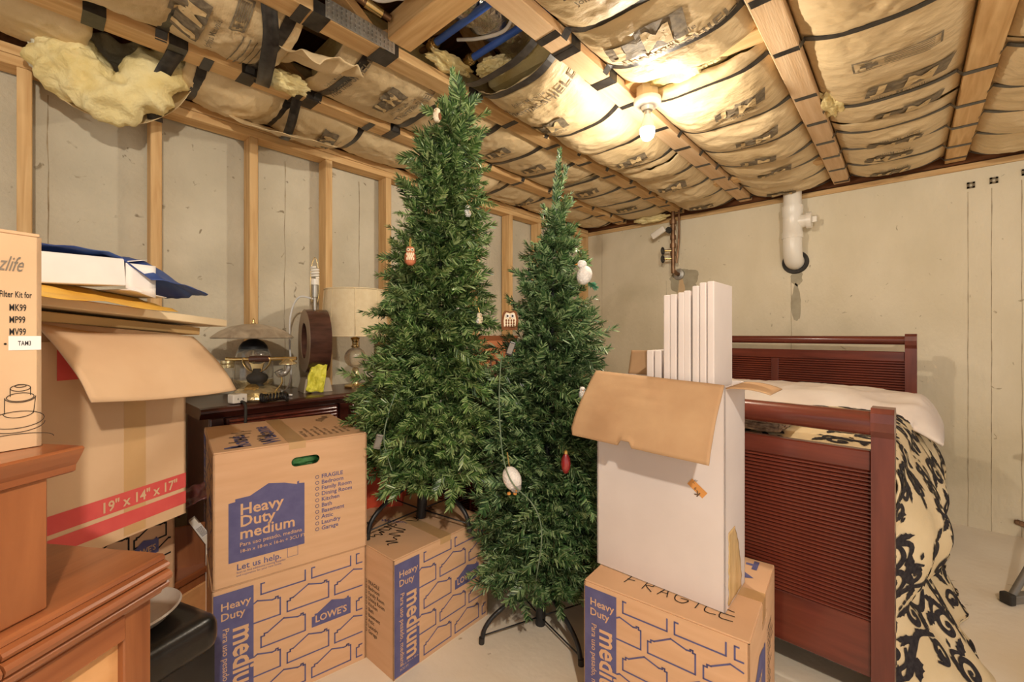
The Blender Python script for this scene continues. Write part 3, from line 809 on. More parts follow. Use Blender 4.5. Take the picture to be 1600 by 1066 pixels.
def face_brick(t, face, w_, d_, h_, ink='blue_ink', small=False):
    fw = w_ if face in ('front', 'back') else d_
    fr = frame(face, w_, d_, h_); k = h_ / BH
    cw = .105 * k if not small else 0
    P = Print(*fr, clip=(cw + .001, .012, fw - .014, h_ - .022)); Kp = Print(*fr)
    if cw:
        P.poly([(.003, .004), (cw, .004), (cw, h_ - .018), (.003, h_ - .018)])
        Kp.text('Heavy', .020, h_ - .068, .031); Kp.text('Duty', .020, h_ - .098, .031)
        Kp.text('Para uso pesado, mediana', .026, h_ - .122, .0235, rot=-90, bold=.006)
        Kp.text('medium', .053, h_ - .128, .083, rot=-90, bold=.022, sx=.86)
        Kp.text('18-in x 18-in x 16-in', .024, .032, .0092, bold=.004); Kp.text('3CU FT', .024, .018, .011, bold=.004)
    bw, bh, px_, py_ = .126 * k, .066 * k, .146 * k, .0455 * k
    x0 = .012
    row = 0; y = h_ - .03
    while y > -.05:
        off = (row % 4) * -.0485 * k + .02
        x = -.3
        off = (0 if row % 2 == 0 else px_ / 2)
        y = h_ - .055 - row * (bh + .016 * k)
        if y < -bh: break
        for c in range(-2, 6):
            xx = cw + .02 + off + c * px_
            lg = (row == 2 and abs(xx - (fw * .66 if not small else fw * .62)) < px_ / 2)
            if lg:
                P.poly(gable(xx, y, bw, bh + .004)); Kp.text("LOWE'S", xx + .010 * k, y + .013 * k, .032 * k, bold=.02, sx=.92)
            else:
                P.line(gable(xx, y, bw, bh), .0044 * (1 if not small else 1.1), True)
        row += 1
    P.build('printed_pattern', ink, t); Kp.build('printed_letters', 'card', t, .0014)


ROOMS = ['FRAGILE', 'Bedroom', 'Family Room', 'Dining Room', 'Kitchen', 'Bath', 'Basement', 'Attic', 'Laundry', 'Garage']


def face_panel(t, face, w_, d_, h_):
    fr = frame(face, w_, d_, h_)
    P = Print(*fr); Kp = Print(*fr); G = Print(*fr)
    P.poly([(.038 + a, b) for a, b in ((0, .066), (0, .244), (.017, .246), (.017, .254), (.055, .256), (.105, .284), (.150, .276), (.186, .264), (.186, .272), (.192, .274), (.192, .266), (.208, .264), (.208, .066))])
    Kp.text('Heavy', .066, .204, .047, bold=.018); Kp.text('Duty', .066, .168, .047, bold=.018); Kp.text('medium', .066, .131, .047, bold=.018)
    Kp.text('Para uso pesado, mediana', .066, .109, .0165, bold=.008); Kp.text('18-in x 18-in x 16-in + 3CU FT', .066, .090, .0145, bold=.006)
    G.text('Let us help.', .058, .040, .026, bold=.012)
    G.text('Scan to find additional moving supplies', .058, .030, .0085, bold=.002); G.text('and inspiration for your new home.', .058, .021, .0085, bold=.002)
    G.line([(.196, .036), (.226, .036), (.226, .066), (.196, .066)], .0012, True)
    for i, r_ in enumerate(ROOMS):
        y = .268 - i * .0192; G.ring(.285, y + .006, .0052, .0016); G.text(r_, .298, y, .0188, bold=.016)
    P.build('printed_panel', 'blue_ink', t); Kp.build('printed_letters', 'card', t, .0014); G.build('printed_letters', 'blue_ink' if face == 'front' else 'brown_ink', t)


def stadium(cx, cy, a, b, n=8):
    r = b / 2; h = a / 2 - r
    return [(cx + h + r * math.cos(-PI / 2 + PI * i / n), cy + r * math.sin(-PI / 2 + PI * i / n)) for i in range(n + 1)] + [(cx - h + r * math.cos(PI / 2 + PI * i / n), cy + r * math.sin(PI / 2 + PI * i / n)) for i in range(n + 1)]


def carton_body(name, w_, d_, h_, t, m='card', hole=None, top=True, seed=0):
    """four walls and a floor of thin board; the hole goes through one wall"""
    th = .005; bm = BM()
    walls = {'front': w_, 'back': w_, 'left': d_, 'right': d_}
    for f, L_ in walls.items():
        O, r, u = [Vector(v) for v in frame(f, w_, d_, h_)]; n_ = r.cross(u)
        outer = [(0, 0), (L_, 0), (L_, h_), (0, h_)]
        loops = [outer]
        if hole and hole[0] == f: loops.append(stadium(*hole[1:]))
        flat = [p for l in loops for p in l]
        tri = tessellate_polygon([[Vector((p[0], p[1], 0)) for p in l] for l in loops])
        A = [bm.verts.new(O + r * p[0] + u * p[1]) for p in flat]; B = [bm.verts.new(O + r * p[0] + u * p[1] - n_ * th) for p in flat]
        for q in tri:
            bm.faces.new([A[i] for i in q]); bm.faces.new([B[i] for i in q][::-1])
        k = 0
        for l in loops:
            for i in range(len(l)):
                j = (i + 1) % len(l); bm.faces.new((A[k + i], A[k + j], B[k + j], B[k + i]))
            k += len(l)
    box(bm, (0, 0, .003), (w_ - .002, d_ - .002, .006))
    return obj(name, bm, m, t)


def flaps(t, w_, d_, h_, m='card', gap=.004, along='x'):
    """two top flaps meeting in the middle"""
    for s in (-1, 1):
        if along == 'x': c, sz = (0, s * d_ / 4, h_ + .0022), (w_ - .002, d_ / 2 - gap / 2, .005)
        else: c, sz = (s * w_ / 4, 0, h_ + .0022), (w_ / 2 - gap / 2, d_ - .002, .005)
        bx('flap', c, sz, m, t, .0015)


def place(FL, FR, d_, z):
    a = W(FL[0], FL[1], z); b = W(FR[0], FR[1], z); r = (b - a).normalized(); p = Vector((-r.y, r.x, 0))
    return a, r, p, math.atan2(r.y, r.x)


def moving_box(label, FL, FR, z, faces, group, along='x', hole=None, w_=BW, d_=BW, h_=BH, small=False, ink='blue_ink', top_print=None):
    a, r, p, rz = place(FL, FR, d_, z)
    c = a + r * w_ / 2 + p * d_ / 2
    t = thing('moving_box', label, 'box', c, rz, group)
    carton_body('carton_walls', w_, d_, h_ - .005, t, hole=hole)
    flaps(t, w_, d_, h_ - .005, along=along)
    tp_ = BM()
    if along == 'x':
        box(tp_, (0, 0, h_ + .0006), (w_ + .001, .05, .0008)); box(tp_, (-w_ / 2 - .0006, 0, h_ - .03), (.0008, .05, .06)); box(tp_, (w_ / 2 + .0006, 0, h_ - .03), (.0008, .05, .06))
    else:
        box(tp_, (0, 0, h_ + .0006), (.05, d_ + .001, .0008)); box(tp_, (0, -d_ / 2 - .0006, h_ - .011), (.05, .0008, .022)); box(tp_, (0, d_ / 2 + .0006, h_ - .03), (.05, .0008, .06))
    obj('tape', tp_, 'tape', t)
    for f, kind in faces.items():
        if kind == 'brick': face_brick(t, f, w_, d_, h_, ink, small)
        else: face_panel(t, f, w_, d_, h_)
    return t


G_BOX = 'printed cardboard moving boxes'
UFL, UFR = (-.870, 1.262), (-.515, 1.539)
up = moving_box('upper printed moving box with blue house panel and green showing in its handle hole', UFL, UFR, .402, {'front': 'panel', 'left': 'brick'}, G_BOX, along='y', hole=('front', .25, .335, .085, .03))
fm = obj('filling', fluff(BM(), (.02, -.19, .335), (.06, .02, .03), 3.3, 4, .4, 3.5), 'green_foam', up, smooth=True)
P = Print((BW / 2, -BW / 2, BH), (0, 1, 0), (-1, 0, 0)); G = Print((BW / 2, -BW / 2, BH), (0, 1, 0), (-1, 0, 0))
P = Print((-BW / 2, -BW / 2, BH), (1, 0, 0), (0, 1, 0)); G = Print((-BW / 2, -BW / 2, BH), (1, 0, 0), (0, 1, 0))
P.text('Welcome', .185, .03, .075, rot=90, bold=.02); P.text('home.', .10, .03, .075, rot=90, bold=.02)
P.poly(gable(.03, .03, .05, .03))
for i, r_ in enumerate(ROOMS[:8]): G.text(r_ + ' / ' + ['Fragil', 'Dormitorio', 'Sala', 'Comedor', 'Cocina', 'Bano', 'Sotano', 'Atico'][i], .27 + i * .02, .05, .016, rot=90, bold=.004)
P.build('printed_letters', 'blue_ink', up); G.build('printed_letters', 'brown_ink', up)
S = Print((-BW / 2, -BW / 2, BH), (1, 0, 0), (0, 1, 0))


def scribble(S, x, y, s, seed, n=7, wd=.0032, rot=0):
    rn = random.Random(seed); pts = []
    for i in range(n * 3):
        a = i / (n * 3); pts.append(Vector((x + a * s + rn.uniform(-.02, .02) * s, y + rn.uniform(-.16, .16) * s, 0)))
    sp = smooth_pts(pts, 5); c, n_ = math.cos(R(rot)), math.sin(R(rot))
    S.line([(x + (p.x - x) * c - (p.y - y) * n_, y + (p.x - x) * n_ + (p.y - y) * c) for p in sp], wd)


scribble(S, .36, .30, .12, 4, rot=60); scribble(S, .07, .10, .2, 9, rot=80); scribble(S, .14, .06, .16, 12, rot=80)
S.build('handwriting', 'black_ink', up, .0016)

moving_box('lower printed moving box on the floor under the box with the green handle hole', (-.874, 1.264), (-.522, 1.539), 0, {'front': 'brick'}, G_BOX, d_=.36)
b3 = moving_box('printed moving box under the tall tree stand', (-.392, 1.436), (-.092, 1.788), 0, {'front': 'brick', 'left': 'panel'}, G_BOX, along='y')
S = Print((-BW / 2, -BW / 2, BH), (1, 0, 0), (0, 1, 0)); P = Print((-BW / 2, -BW / 2, BH), (1, 0, 0), (0, 1, 0))
scribble(S, .05, .10, .18, 3, 6, .004, 40); scribble(S, .03, .19, .15, 5, 6, .004, 20); scribble(S, .22, .20, .17, 8, 9, .004, 15); scribble(S, .02, .32, .12, 6, 5, .004)
P.text('Welcome home.', .14, .30, .03, rot=-60); S.build('handwriting', 'black_ink', b3, .0016); P.build('printed_letters', 'blue_ink', b3)
b4 = moving_box('printed moving box marked FRAGILE under the tall white box', (.221, 1.328), (.565, 1.062), 0, {'front': 'brick', 'right': 'panel'}, G_BOX, along='x', hole=('right', .235, .335, .085, .03))
S = Print((-BW / 2, -BW / 2, BH), (1, 0, 0), (0, 1, 0)); G = Print((-BW / 2, -BW / 2, BH), (1, 0, 0), (0, 1, 0)); P = Print((-BW / 2, -BW / 2, BH), (1, 0, 0), (0, 1, 0))
HW = {'F': [[(0, 0), (.1, .5), (.15, 1)], [(-.05, .95), (.7, 1.1)], [(.05, .5), (.5, .55)]], 'R': [[(0, 0), (.1, 1), (.45, 1), (.5, .65), (.1, .5), (.6, 0)]],
      'A': [[(0, 0), (.35, 1), (.6, .05)], [(.1, .4), (.5, .42)]], 'G': [[(.6, .9), (.3, 1.05), (0, .6), (.1, .1), (.5, 0), (.75, .3), (.75, .5), (.35, .48)]],
      'I': [[(.2, 0), (.3, 1)]], 'L': [[(.1, 1), (.02, .2), (.25, 0), (.65, .08)]], 'E': [[(.6, 1), (.1, .95), (0, 0), (.7, 0)], [(0, .5), (.7, .55)]]}
for ch, x in zip('FRAGILE', (.10, .155, .20, .245, .295, .325, .365)):
    for st in HW[ch]:
        S.line([(x + .045 * p[0] + .004, .058 + .045 * p[1]) for p in smooth_pts([(a, b, 0) for a, b in st], 4)] if len(st) > 2 else [(x + .045 * a + .004, .058 + .045 * b) for a, b in st], .003)
for i, r_ in enumerate(('Bath / Bano', 'Kitchen / Cocina', 'Dining Room / Comedor', 'Family Room / Sala')):
    G.ring(.038, .125 + i * .022, .005, .0013); G.text(r_, .052, .12 + i * .022, .0175, bold=.006)
for i, r_ in enumerate(('Garage', 'Laundry', 'Attic')):
    G.ring(.255, .105 + i * .02, .005, .0013); G.text(r_, .268, .10 + i * .02, .016, bold=.006)
P.poly([(.395, .375), (.41, .375), (.41, .435), (.395, .435)]); P.poly([(.375, .398), (.395, .398), (.395, .412), (.375, .412)]); P.poly([(.37, .30), (.41, .32), (.38, .345)])
S.build('handwriting', 'black_ink', b4, .0016); G.build('printed_letters', 'brown_ink', b4); P.build('printed_letters', 'blue_ink', b4)

# ------------------------------------------------------------------ tall white box with boards
a, r, p, rz = place((.2786, 1.42), (.570, 1.161), .20, .402)
WW, WD, WH = .39, .20, .605
wbx = thing('white_box', 'tall white carton with torn brown flap hanging open, full of white boards', 'box', a + r * WW / 2 + p * WD / 2, rz)
carton_body('carton_walls', WW, WD, WH, wbx, 'white_board')
# front flap, brown inside turned out
def fl(u, v):
    x = (u - .5) * (WW + .024 * v) - .016 * v + .012 * max(0, (v - .9) / .1) * max(0, .06 - u) / .06
    notch = -.016 * (1 if .40 < u < .50 else 0) * v ** 6
    o_ = .003 * noise.noise(Vector((u * 5, v * 4, 3))) + .002 * (1 - 2 * abs(noise.noise(Vector((u * 3, v * 8, 1)))))
    dn = .188 + notch
    return Vector((x, -WD / 2 - .002 - (.115 * v + .016 * math.sin(PI * v) + o_), WH + .004 + .018 * (1 - u) - dn * v - .004 * v * (1 - u)))
sheet('front_flap', fl, 50, 20, 'card_in', wbx, .004)
def fl2(u, v):
    y = WD / 2 - .02 - u * .13 - .012 * v * (1 - 2 * u) * 0; return Vector((-WW / 2 - .002 - .015 * v, y + (.02 * v * (.5 - u)), WH + .125 * v + .004 * noise.noise(Vector((u * 4, v * 4, 1)))))
def fl3(u, v):
    return Vector((WW / 2 + .002 + .10 * v, -WD / 2 + WD * u * (1 - .25 * v) + .02 * v, WH - .004 + .012 * math.sin(PI * v * .7) - .02 * v))
def fl2b(u, v):
    return Vector((-WW / 2 + .01 + .10 * u - .015 * v * (u - .5), WD / 2 + .002 + .01 * v, WH + .085 * v + .03 * (v > .99) * (u > .3) * 0))
sheet('back_flap', fl2b, 10, 8, 'card_in', wbx, -.004)
sheet('side_flap', fl3, 8, 8, 'card_in', wbx, .003)
def tpfn(u, v): return Vector((WW / 2 + .0012 + .0012 * noise.noise(Vector((u * 6, v * 14, 0))), -WD / 2 + .03 + (.13 - .07 * v * v) * u + .012 * noise.noise(Vector((0, v * 9, 2))), .005 + .20 * v))
sheet('packing_tape', tpfn, 10, 20, 'tape_brown', wbx, .0008)
lb = Print((-WW / 2, -WD / 2, 0), (1, 0, 0), (0, 0, 1)); lk = Print((-WW / 2, -WD / 2, 0), (1, 0, 0), (0, 0, 1))
cx, cz, ca, sa = .318, .318, math.cos(R(-38)), math.sin(R(-38))
lb.poly([(cx + x * ca - z * sa, cz + x * sa + z * ca) for x, z in ((-.026, -.011), (.026, -.011), (.026, .011), (-.026, .011))])
lk.text('K', cx + .012 * ca, cz + .012 * sa - .006, .02, rot=142, bold=.03); lk.text('9', cx, cz, .012, rot=142); lk.text('TTL', cx - .008, cz + .010, .009, rot=52)
lb.build('sticker', 'orange_label', wbx, .0012); lk.build('printed_letters', 'brown_ink', wbx, .0018)
wbM = Matrix.Translation(a + r * WW / 2 + p * WD / 2) @ Matrix.Rotation(rz, 4, 'Z')
hts = [.875, .874, .868, .879, .882, .888, .890, .89]
HT = [.855, .856, .860, .864, .876, .884, .886]
for i in range(7):
    x = .030 + i * .0208; h_ = HT[i]
    bd = bx('foam_board', (0, 0, h_ / 2), (.0185, .175, h_), 'white_board', None, .003, seg=2)
    bd.matrix_world = wbM @ Matrix.Translation((x, 0, .008)); bd.rotation_euler.y += R(random.uniform(-.35, .2))
    lab = ['leftmost of the seven long white boards standing in the white box', 'second long white board from the left in the white box', 'third long white board from the left in the white box',
           'middle one of the seven long white boards in the white box', 'third long white board from the wide-faced end', 'white board just behind the wide-faced end board', 'end board of the white box whose wide white face shows'][i]
    tag(bd, lab, 'board', 'long white boards in the white box')
for i in range(2):
    h_ = .69; bd = bx('foam_board', (0, 0, h_ / 2), (.021, .15, h_), 'white_board', None, .003, seg=2)
    bd.matrix_world = wbM @ Matrix.Translation((-.026 + i * .025, .0, .008))
    tag(bd, ['left one of the two short white boards beside the long ones', 'right one of the two short white boards against the long ones'][i], 'board', 'short white boards in the white box')
bd = bx('dark_folder', (0, 0, .15), (.11, .012, .30), 'black_plastic', None, .003)
bd.matrix_world = wbM @ Matrix.Translation((-.09, .06, .335)) @ Matrix.Rotation(R(22), 4, 'Y'); tag(bd, 'dark panel corner slanting up beside the short white boards', 'panel')

# ------------------------------------------------------------------ cherry desk with raised hutch, lower left
# side face runs nearly straight away from the photographer
hx = -.628
O_ = W(hx, .0, 0); ry = R(42.3) + R(-8.4)
hut = thing('cherry_hutch', 'cherry wood desk with moulded top edge and raised hutch beside stacked cartons', 'desk', W(hx, .76, 0), ry)
# local: +y away from the photographer, +x to the right; far right bottom corner at the origin
LEN = .62; DEP = .62
def L(x0, x1, y0, y1, z0, z1, nm, m, bev=.003): return bx(nm, ((x0 + x1) / 2, (y0 + y1) / 2, (z0 + z1) / 2), (x1 - x0, y1 - y0, z1 - z0), m, hut, bev)
L(-DEP, -.012, -LEN, -.012, .0, .692, 'carcass', 'cherry_light')
L(-.055, .0, -.05, -.004, .0, .692, 'stile', 'cherry', .002)
L(-.055, .0, -LEN, -LEN + .06, .0, .692, 'stile', 'cherry', .002)
L(-.012, .004, -LEN + .06, -.05, .65, .692, 'rail', 'cherry_y', .002)
L(-.012, .004, -LEN + .06, -.05, .03, .09, 'rail', 'cherry_y', .002)
prof = [(-DEP - .01, .760), (.006, .760), (.010, .757), (.011, .752), (.009, .750), (.018, .747), (.021, .743), (.019, .738), (.012, .736), (.022, .732), (.026, .726), (.024, .719), (.016, .716), (.020, .711), (.018, .704), (.006, .698), (.002, .690), (-DEP - .01, .690)]
def mold(nm, y0, y1, m='cherry_y'):
    return obj(nm, prism(BM(), prof, y0, y1, 'y'), m, hut)
mold('desk_top', -.215, .012); mold('desk_top', -LEN, -.218)
# hutch
HX = -.008
L(-DEP, HX, -LEN, -.147, .761, .955, 'hutch_side', 'cherry')
cp = [(-DEP - .01, .985), (HX + .018, .985), (HX + .022, .982), (HX + .018, .974), (HX + .012, .964), (HX + .007, .957), (HX + .006, .948), (HX, .945), (-DEP - .01, .945)]
obj('crown', prism(BM(), cp, -LEN, -.118, 'y'), 'cherry_y', hut)

# filter kit box on the hutch
a0 = W(-.693, .639, .986)
fb = thing('filter_box', 'tan filter kit carton standing on the cherry hutch', 'box', a0, R(42.3) - R(26))
FW, FD, FH = .26, .22, .305
# local: +y away along the face, face at x=0 looking right
carton_body('carton_walls', FD, FW, FH, fb, 'card_light')
for ch in fb.children: ch.location = (-FD / 2, -FW / 2, 0)
fl_ = bx('flap', (-FD / 4, -FW / 2, FH + .003), (FD / 2 - .002, FW - .002, .005), 'card_light', fb, .001); bx('flap', (-FD * 3 / 4, -FW / 2, FH + .003), (FD / 2 - .002, FW - .002, .005), 'card_light', fb, .001)
bx('tape', (.0005, -FW * .62, FH - .02), (.0015, .05, .05), 'tape', fb, 0)
T = Print((0, -FW, 0), (0, 1, 0), (0, 0, 1)); T2 = Print((0, -FW, 0), (0, 1, 0), (0, 0, 1)); T3 = Print((0, -FW, 0), (0, 1, 0), (0, 0, 1))
T.text('zlife', FW - .020, .253, .030, bold=.004, shear=.25, sx=.5, align='R')
T2.text('Filter Kit for', FW - .010, .216, .0125, bold=.012, sx=.5, align='R')
for i, s_ in enumerate(('MK99', 'MP99', 'MV99')): T2.text(s_, FW - .0325, .197 - i * .0172, .0135, bold=.014, sx=.52)
T2.ring(FW - .036, .150, .0006, .0014)
T3.poly([(FW - .033, .141), (FW - .0005, .141), (FW - .0005, .161), (FW - .033, .161)])
T.build('printed_letters', 'grey_ink', fb); T2.build('printed_letters', 'black_ink', fb); T3.build('sticker', 'white_paper', fb)
T4 = Print((0, -FW, 0), (0, 1, 0), (0, 0, 1)); T4.text('TAM3', FW - .024, .1475, .0095, bold=.012, sx=.55)
dx_, dz_ = FW - .0215, .012
def ell(cx, cz, a_, b_, t0=0, t1=2 * PI, n=22): return [(cx + .62 * a_ * math.cos(t0 + (t1 - t0) * i / n) + (.38 * (dx_ - cx) if abs(cx - dx_) > .001 else 0), cz + .012 + b_ * math.sin(t0 + (t1 - t0) * i / n)) for i in range(n + 1)]
for pl in (ell(dx_, .075, .016, .0045), ell(dx_, .078, .009, .002), [(dx_ - .010, .087), (dx_ - .010, .076)], [(dx_ + .010, .087), (dx_ + .010, .076)], ell(dx_, .062, .022, .006), ell(dx_, .062, .0245, .0075, PI, 2 * PI),
           [(dx_ - .0152, .074), (dx_ - .0155, .052)], [(dx_ + .0152, .074), (dx_ + .013, .050)], ell(dx_ - .003, .040, .024, .007, PI, 2 * PI), ell(dx_ - .006, .030, .045, .012), ell(dx_ - .006, .024, .046, .012, PI, 2 * PI), ell(dx_ - .02, .0, .075, .010, 0, PI)):
    T4.line(pl, .0008)
T4.build('printed_drawing', 'black_ink', fb, .0012)

# large carton with the red band
RB, RH = .30, .478
a0 = W(-.9027, 1.20, .655); b0 = W(-.9715, .9085, .655); dv = (a0 - b0).normalized()
rb = thing('red_band_carton', 'big open carton with red stripes and 19 x 14 x 17 print, flap hanging out', 'box', a0, math.atan2(dv.y, dv.x) - PI / 2)
RD = .36; RL = .34
carton_body('carton_walls', RD, RL, RH, rb, 'card_light')
rb.children[0].location = (-RD / 2, -RL / 2, 0)
T = Print((0, -RL, 0), (0, 1, 0), (0, 0, 1)); K2 = Print((0, -RL, 0), (0, 1, 0), (0, 0, 1))
T.poly([(0, .072), (RL, .072), (RL, .112), (0, .112)]); T9 = Print((0, -RL, 0), (0, 1, 0), (0, 0, 1)); T9.poly([(0, .028), (RL, .028), (RL, .062), (0, .062)])
T8 = Print((0, -RL, 0), (0, 1, 0), (0, 0, 1))
T8.poly([(.055, .395), (.13, .395), (.13, .465), (.055, .465)])
K2.text('19" x 14" x 17"', .135, .079, .034, bold=.02, sx=.86)
K2.text('GU', .078, .418, .03, bold=.02)
T.build('printed_band', 'red_ink', rb); T9.build('printed_band', 'red_ink', rb); T8.build('printed_panel', 'red_ink', rb); K2.build('printed_letters', 'card_light', rb, .0022)
bx('tape', (.0, -.13, .235), (.001, .05, .46), 'tape', rb, 0)
def rf(u, v):
    y = -RL + .02 + (RL + .0) * u + .030 * v * u + .022 * v * (1 - u)
    o_ = .118 * v + .016 * math.sin(PI * v) + .002 * noise.noise(Vector((u * 6, v * 5, 2)))
    return Vector((.002 + o_, y, RH + .010 + .030 * (1 - u) - .006 * math.sin(PI * u) - .150 * v - .012 * v * (1 - u) + .006 * noise.noise(Vector((u * 2, v * 2, 9)))))
sheet('inner_flap', lambda u, v: Vector((-.004 - .008 * v, -RL + .004 + (RL - .008) * u, RH - .02 + (.036 + .030 * (1 - u)) * v)), 6, 3, 'card_in', rb, .003)
sheet('front_flap', rf, 24, 14, 'card_light', rb, -.004)
# small printed carton under it
a0 = W(-1.05, 1.35, .363); b0 = W(-1.14, .965, .363); dv2 = (a0 - b0).normalized()
sm = thing('small_moving_box', 'small printed moving box squeezed under the red striped carton', 'box', a0, math.atan2(dv2.y, dv2.x) - PI / 2, G_BOX)
SWD, SL, SH = .30, .40, .288
sbx = bpy.data.objects.new('carton', None)
bpy.data.objects.remove(sbx)
carton_body('carton_walls', SWD, SL, SH, sm, 'card')
sm.children[0].location = (-SWD / 2, -SL / 2, 0)
for s in (1, 3): bx('flap', (-SWD * s / 4, -SL / 2, SH + .001), (SWD / 2 - .002, SL - .002, .004), 'card', sm, .001)
n0 = len(sm.children); face_brick(sm, 'right', SWD, SL, SH, 'black_ink', True)
for ch in sm.children[n0:]: ch.location = (-SWD / 2, -SL / 2, 0)
P = Print((0, -SL, 0), (0, 1, 0), (0, 0, 1)); P.poly(gable(SL - .135, .135, .085, .052)); P.build('printed_logo', 'blue_ink', sm, .0022)
P = Print((0, -SL, 0), (0, 1, 0), (0, 0, 1)); P.text("LOWE'S", SL - .130, .147, .024, bold=.02, sx=.85); P.build('printed_letters', 'card_light', sm, .0030)
# cherry nightstand beneath
ns = thing('cherry_nightstand', 'cherry wood nightstand underneath the small printed moving box', 'nightstand', W(-1.02, 1.58, 0), math.atan2(dv2.y, dv2.x) - PI / 2)
bx('carcass', (-.20, -.28, .17), (.38, .54, .335), 'cherry', ns, .003); bx('top', (-.20, -.28, .349), (.41, .57, .024), 'cherry_y', ns, .004)
bx('side_panel', (-.006, -.28, .18), (.01, .44, .25), 'cherry_light', ns, .003)
# white-edged frame leaning in the gap
wf = thing('picture_frame', 'white edged frame with barcode label wedged between cartons', 'frame', W(-1.035, 1.50, .0), R(42.3) + R(38))
bm = BM(); prism(bm, [(-.02, 0), (.0, 0), (.0, .44), (-.05, .53), (-.066, .52), (-.02, .432)], -.012, .012, 'y'); obj('frame_edge', bm, 'white_plastic', wf)
bx('label', (-.033, -.0132, .485), (.022, .001, .05), 'white_paper', wf, 0, rot=Matrix.Rotation(R(-29), 3, 'Y'))
T = Print((-.033, -.0138, .485), (.86, 0, .5), (-.5, 0, .86))
for i in range(9): T.line([(-.008, -.02 + i * .004), (.008, -.02 + i * .004)], .0016)
T.build('printed_bars', 'black_ink', wf, .0004)
bx('panel', (-.19, .02, .27), (.34, .012, .46), 'cherry', wf, .002)
lc = tag(crumple('leather_pouch', W(-1.12, 1.52, .57), (.13, .10), 'burgundy', None, 2.1, 18, 14, .02, (.5, .3, 0)), 'brown leather pouch on the frame beside the small printed box', 'pouch')

# boards on the red band carton
d1 = (W(-.89, 1.356, 0) - W(-.947, .877, 0)).normalized()
sb = bx('shelf_board', (-.125, -.33, 0), (.25, .66, .021), 'beige_board', None, .002)
sb.location = W(-.89, 1.356, 1.183); sb.rotation_euler = (R(-4.2), 0, math.atan2(d1.y, d1.x) - PI / 2); tag(sb, 'long cream shelf board lying across the red striped carton', 'board')
sb2 = bx('shelf_board', (-.11, -.28, 0), (.20, .56, .022), 'beige_dark', None, .002)
sb2.location = W(-.925, 1.30, 1.158); sb2.rotation_euler = (R(-4.2), 0, math.atan2(d1.y, d1.x) - PI / 2); tag(sb2, 'darker tan board under the cream shelf board', 'board')
# things on the boards
oc = thing('open_carton', 'slim white carton with open end flaps on the cream shelf board', 'box', W(-.89, 1.0, 1.244), math.atan2(d1.y, d1.x) - PI / 2 + R(-3))
bx('carton_body', (-.05, -.17, .036), (.10, .34, .062), 'white_paper', oc, .002, rot=Matrix.Rotation(R(4), 3, 'X'))
def ofl(dx, ln, up_):
    def f(u, v): return Vector((-.10 + .10 * u, .0 + ln * v, .004 + .062 * (up_ > 0) + up_ * v))
    return f
sheet('end_flap', lambda u, v: Vector((-.001, .0 + .055 * v, .012 + .058 * u - .02 * v * (1 - u))) + Vector((.018 * v, 0, 0)), 4, 4, 'white_paper', oc, .0015)
sheet('end_flap', lambda u, v: Vector((-.10 * u + .01, .0 + .09 * v, .008 - .012 * v)), 4, 4, 'white_paper', oc, .0015)
sheet('end_flap', lambda u, v: Vector((-.10 * u, .0 + .05 * v, .072 + .012 * v)), 4, 4, 'white_paper', oc, .0015)
bcO, bcR = W(-.93, .99, 1.262), Matrix.Rotation(math.atan2(d1.y, d1.x) - PI / 2 + R(-3), 3, 'Z')
def bag(u, v):
    y = -.30 + .50 * v; x = .085 - .20 * u
    top = .058 + .012 * noise.noise(Vector((u * 3, v * 5, 1))) + .010 * (1 - 2 * abs(noise.noise(Vector((u * 4 + 2, v * 7, 3)))))
    e = max(0, (v - .74) / .26)
    front = max(0, 1 - u * 3.2)
    z = top * (1 - e * min(1, .45 + u * 1.5)) + .018 * e - .05 * front * (1 if v > .70 else max(0, (v - .62) / .08)) - .03 * e * e * min(1, .3 + u * 2) + .012 * e * noise.noise(Vector((u * 6, v * 9, 5)))
    x -= (.05 * (1 - min(1, max(0, (v - .62) / .12)))) * (1 - u) + .03 * e * (1 - u)
    return bcO + bcR @ Vector((x, y + .02 * e, z))
bc_ = tag(sheet('blue_bag', bag, 36, 60, 'blue_cloth', None, .002), 'crumpled shiny blue bag behind the slim white carton', 'bag')
yc = tag(crumple('yellow_bag', W(-.925, .87, 1.236), (.14, .46), 'yellow_cloth', None, 9.4, 34, 40, .008, (R(-4), .30, math.atan2(d1.y, d1.x) - PI / 2)), 'yellow plastic bag spread under the slim white carton', 'bag')

# black plastic bin
a0 = W(-.705, 1.05, 0); b0 = W(-.764, .906, 0); d3 = (a0 - b0).normalized()
bn = thing('black_bin', 'glossy black plastic bin with rounded lid between the desk and the moving boxes', 'bin', a0, math.atan2(d3.y, d3.x) - PI / 2)
bm = BM(); box(bm, (-.12, -.24, .21), (.225, .47, .42), None, .012, 2); obj('bin_body', bm, 'black_plastic', bn, smooth=True, angle=40)
bm = BM(); box(bm, (-.12, -.24, .435), (.245, .49, .09), None, .04, 5); obj('lid', bm, 'black_plastic', bn, smooth=True, angle=50)
for i in range(6): bx('rib', (-.002, -.06 - i * .075, .19), (.016, .022, .30), 'black_plastic', bn, .006)
gd = obj('round_tray', lathe(BM(), [(0, 0), (.066, 0), (.084, .018), (.088, .02), (.085, .024), (.066, .006), (0, .006)], 40), 'grey_plastic', None, smooth=True, angle=50)
gd.location = W(-1.0, 1.15, .44); gd.location = W(-.868, 1.0, .488); gd.rotation_euler = (R(4), R(-3), R(42)); tag(gd, 'round grey plastic tray leaning on the black bin', 'tray')

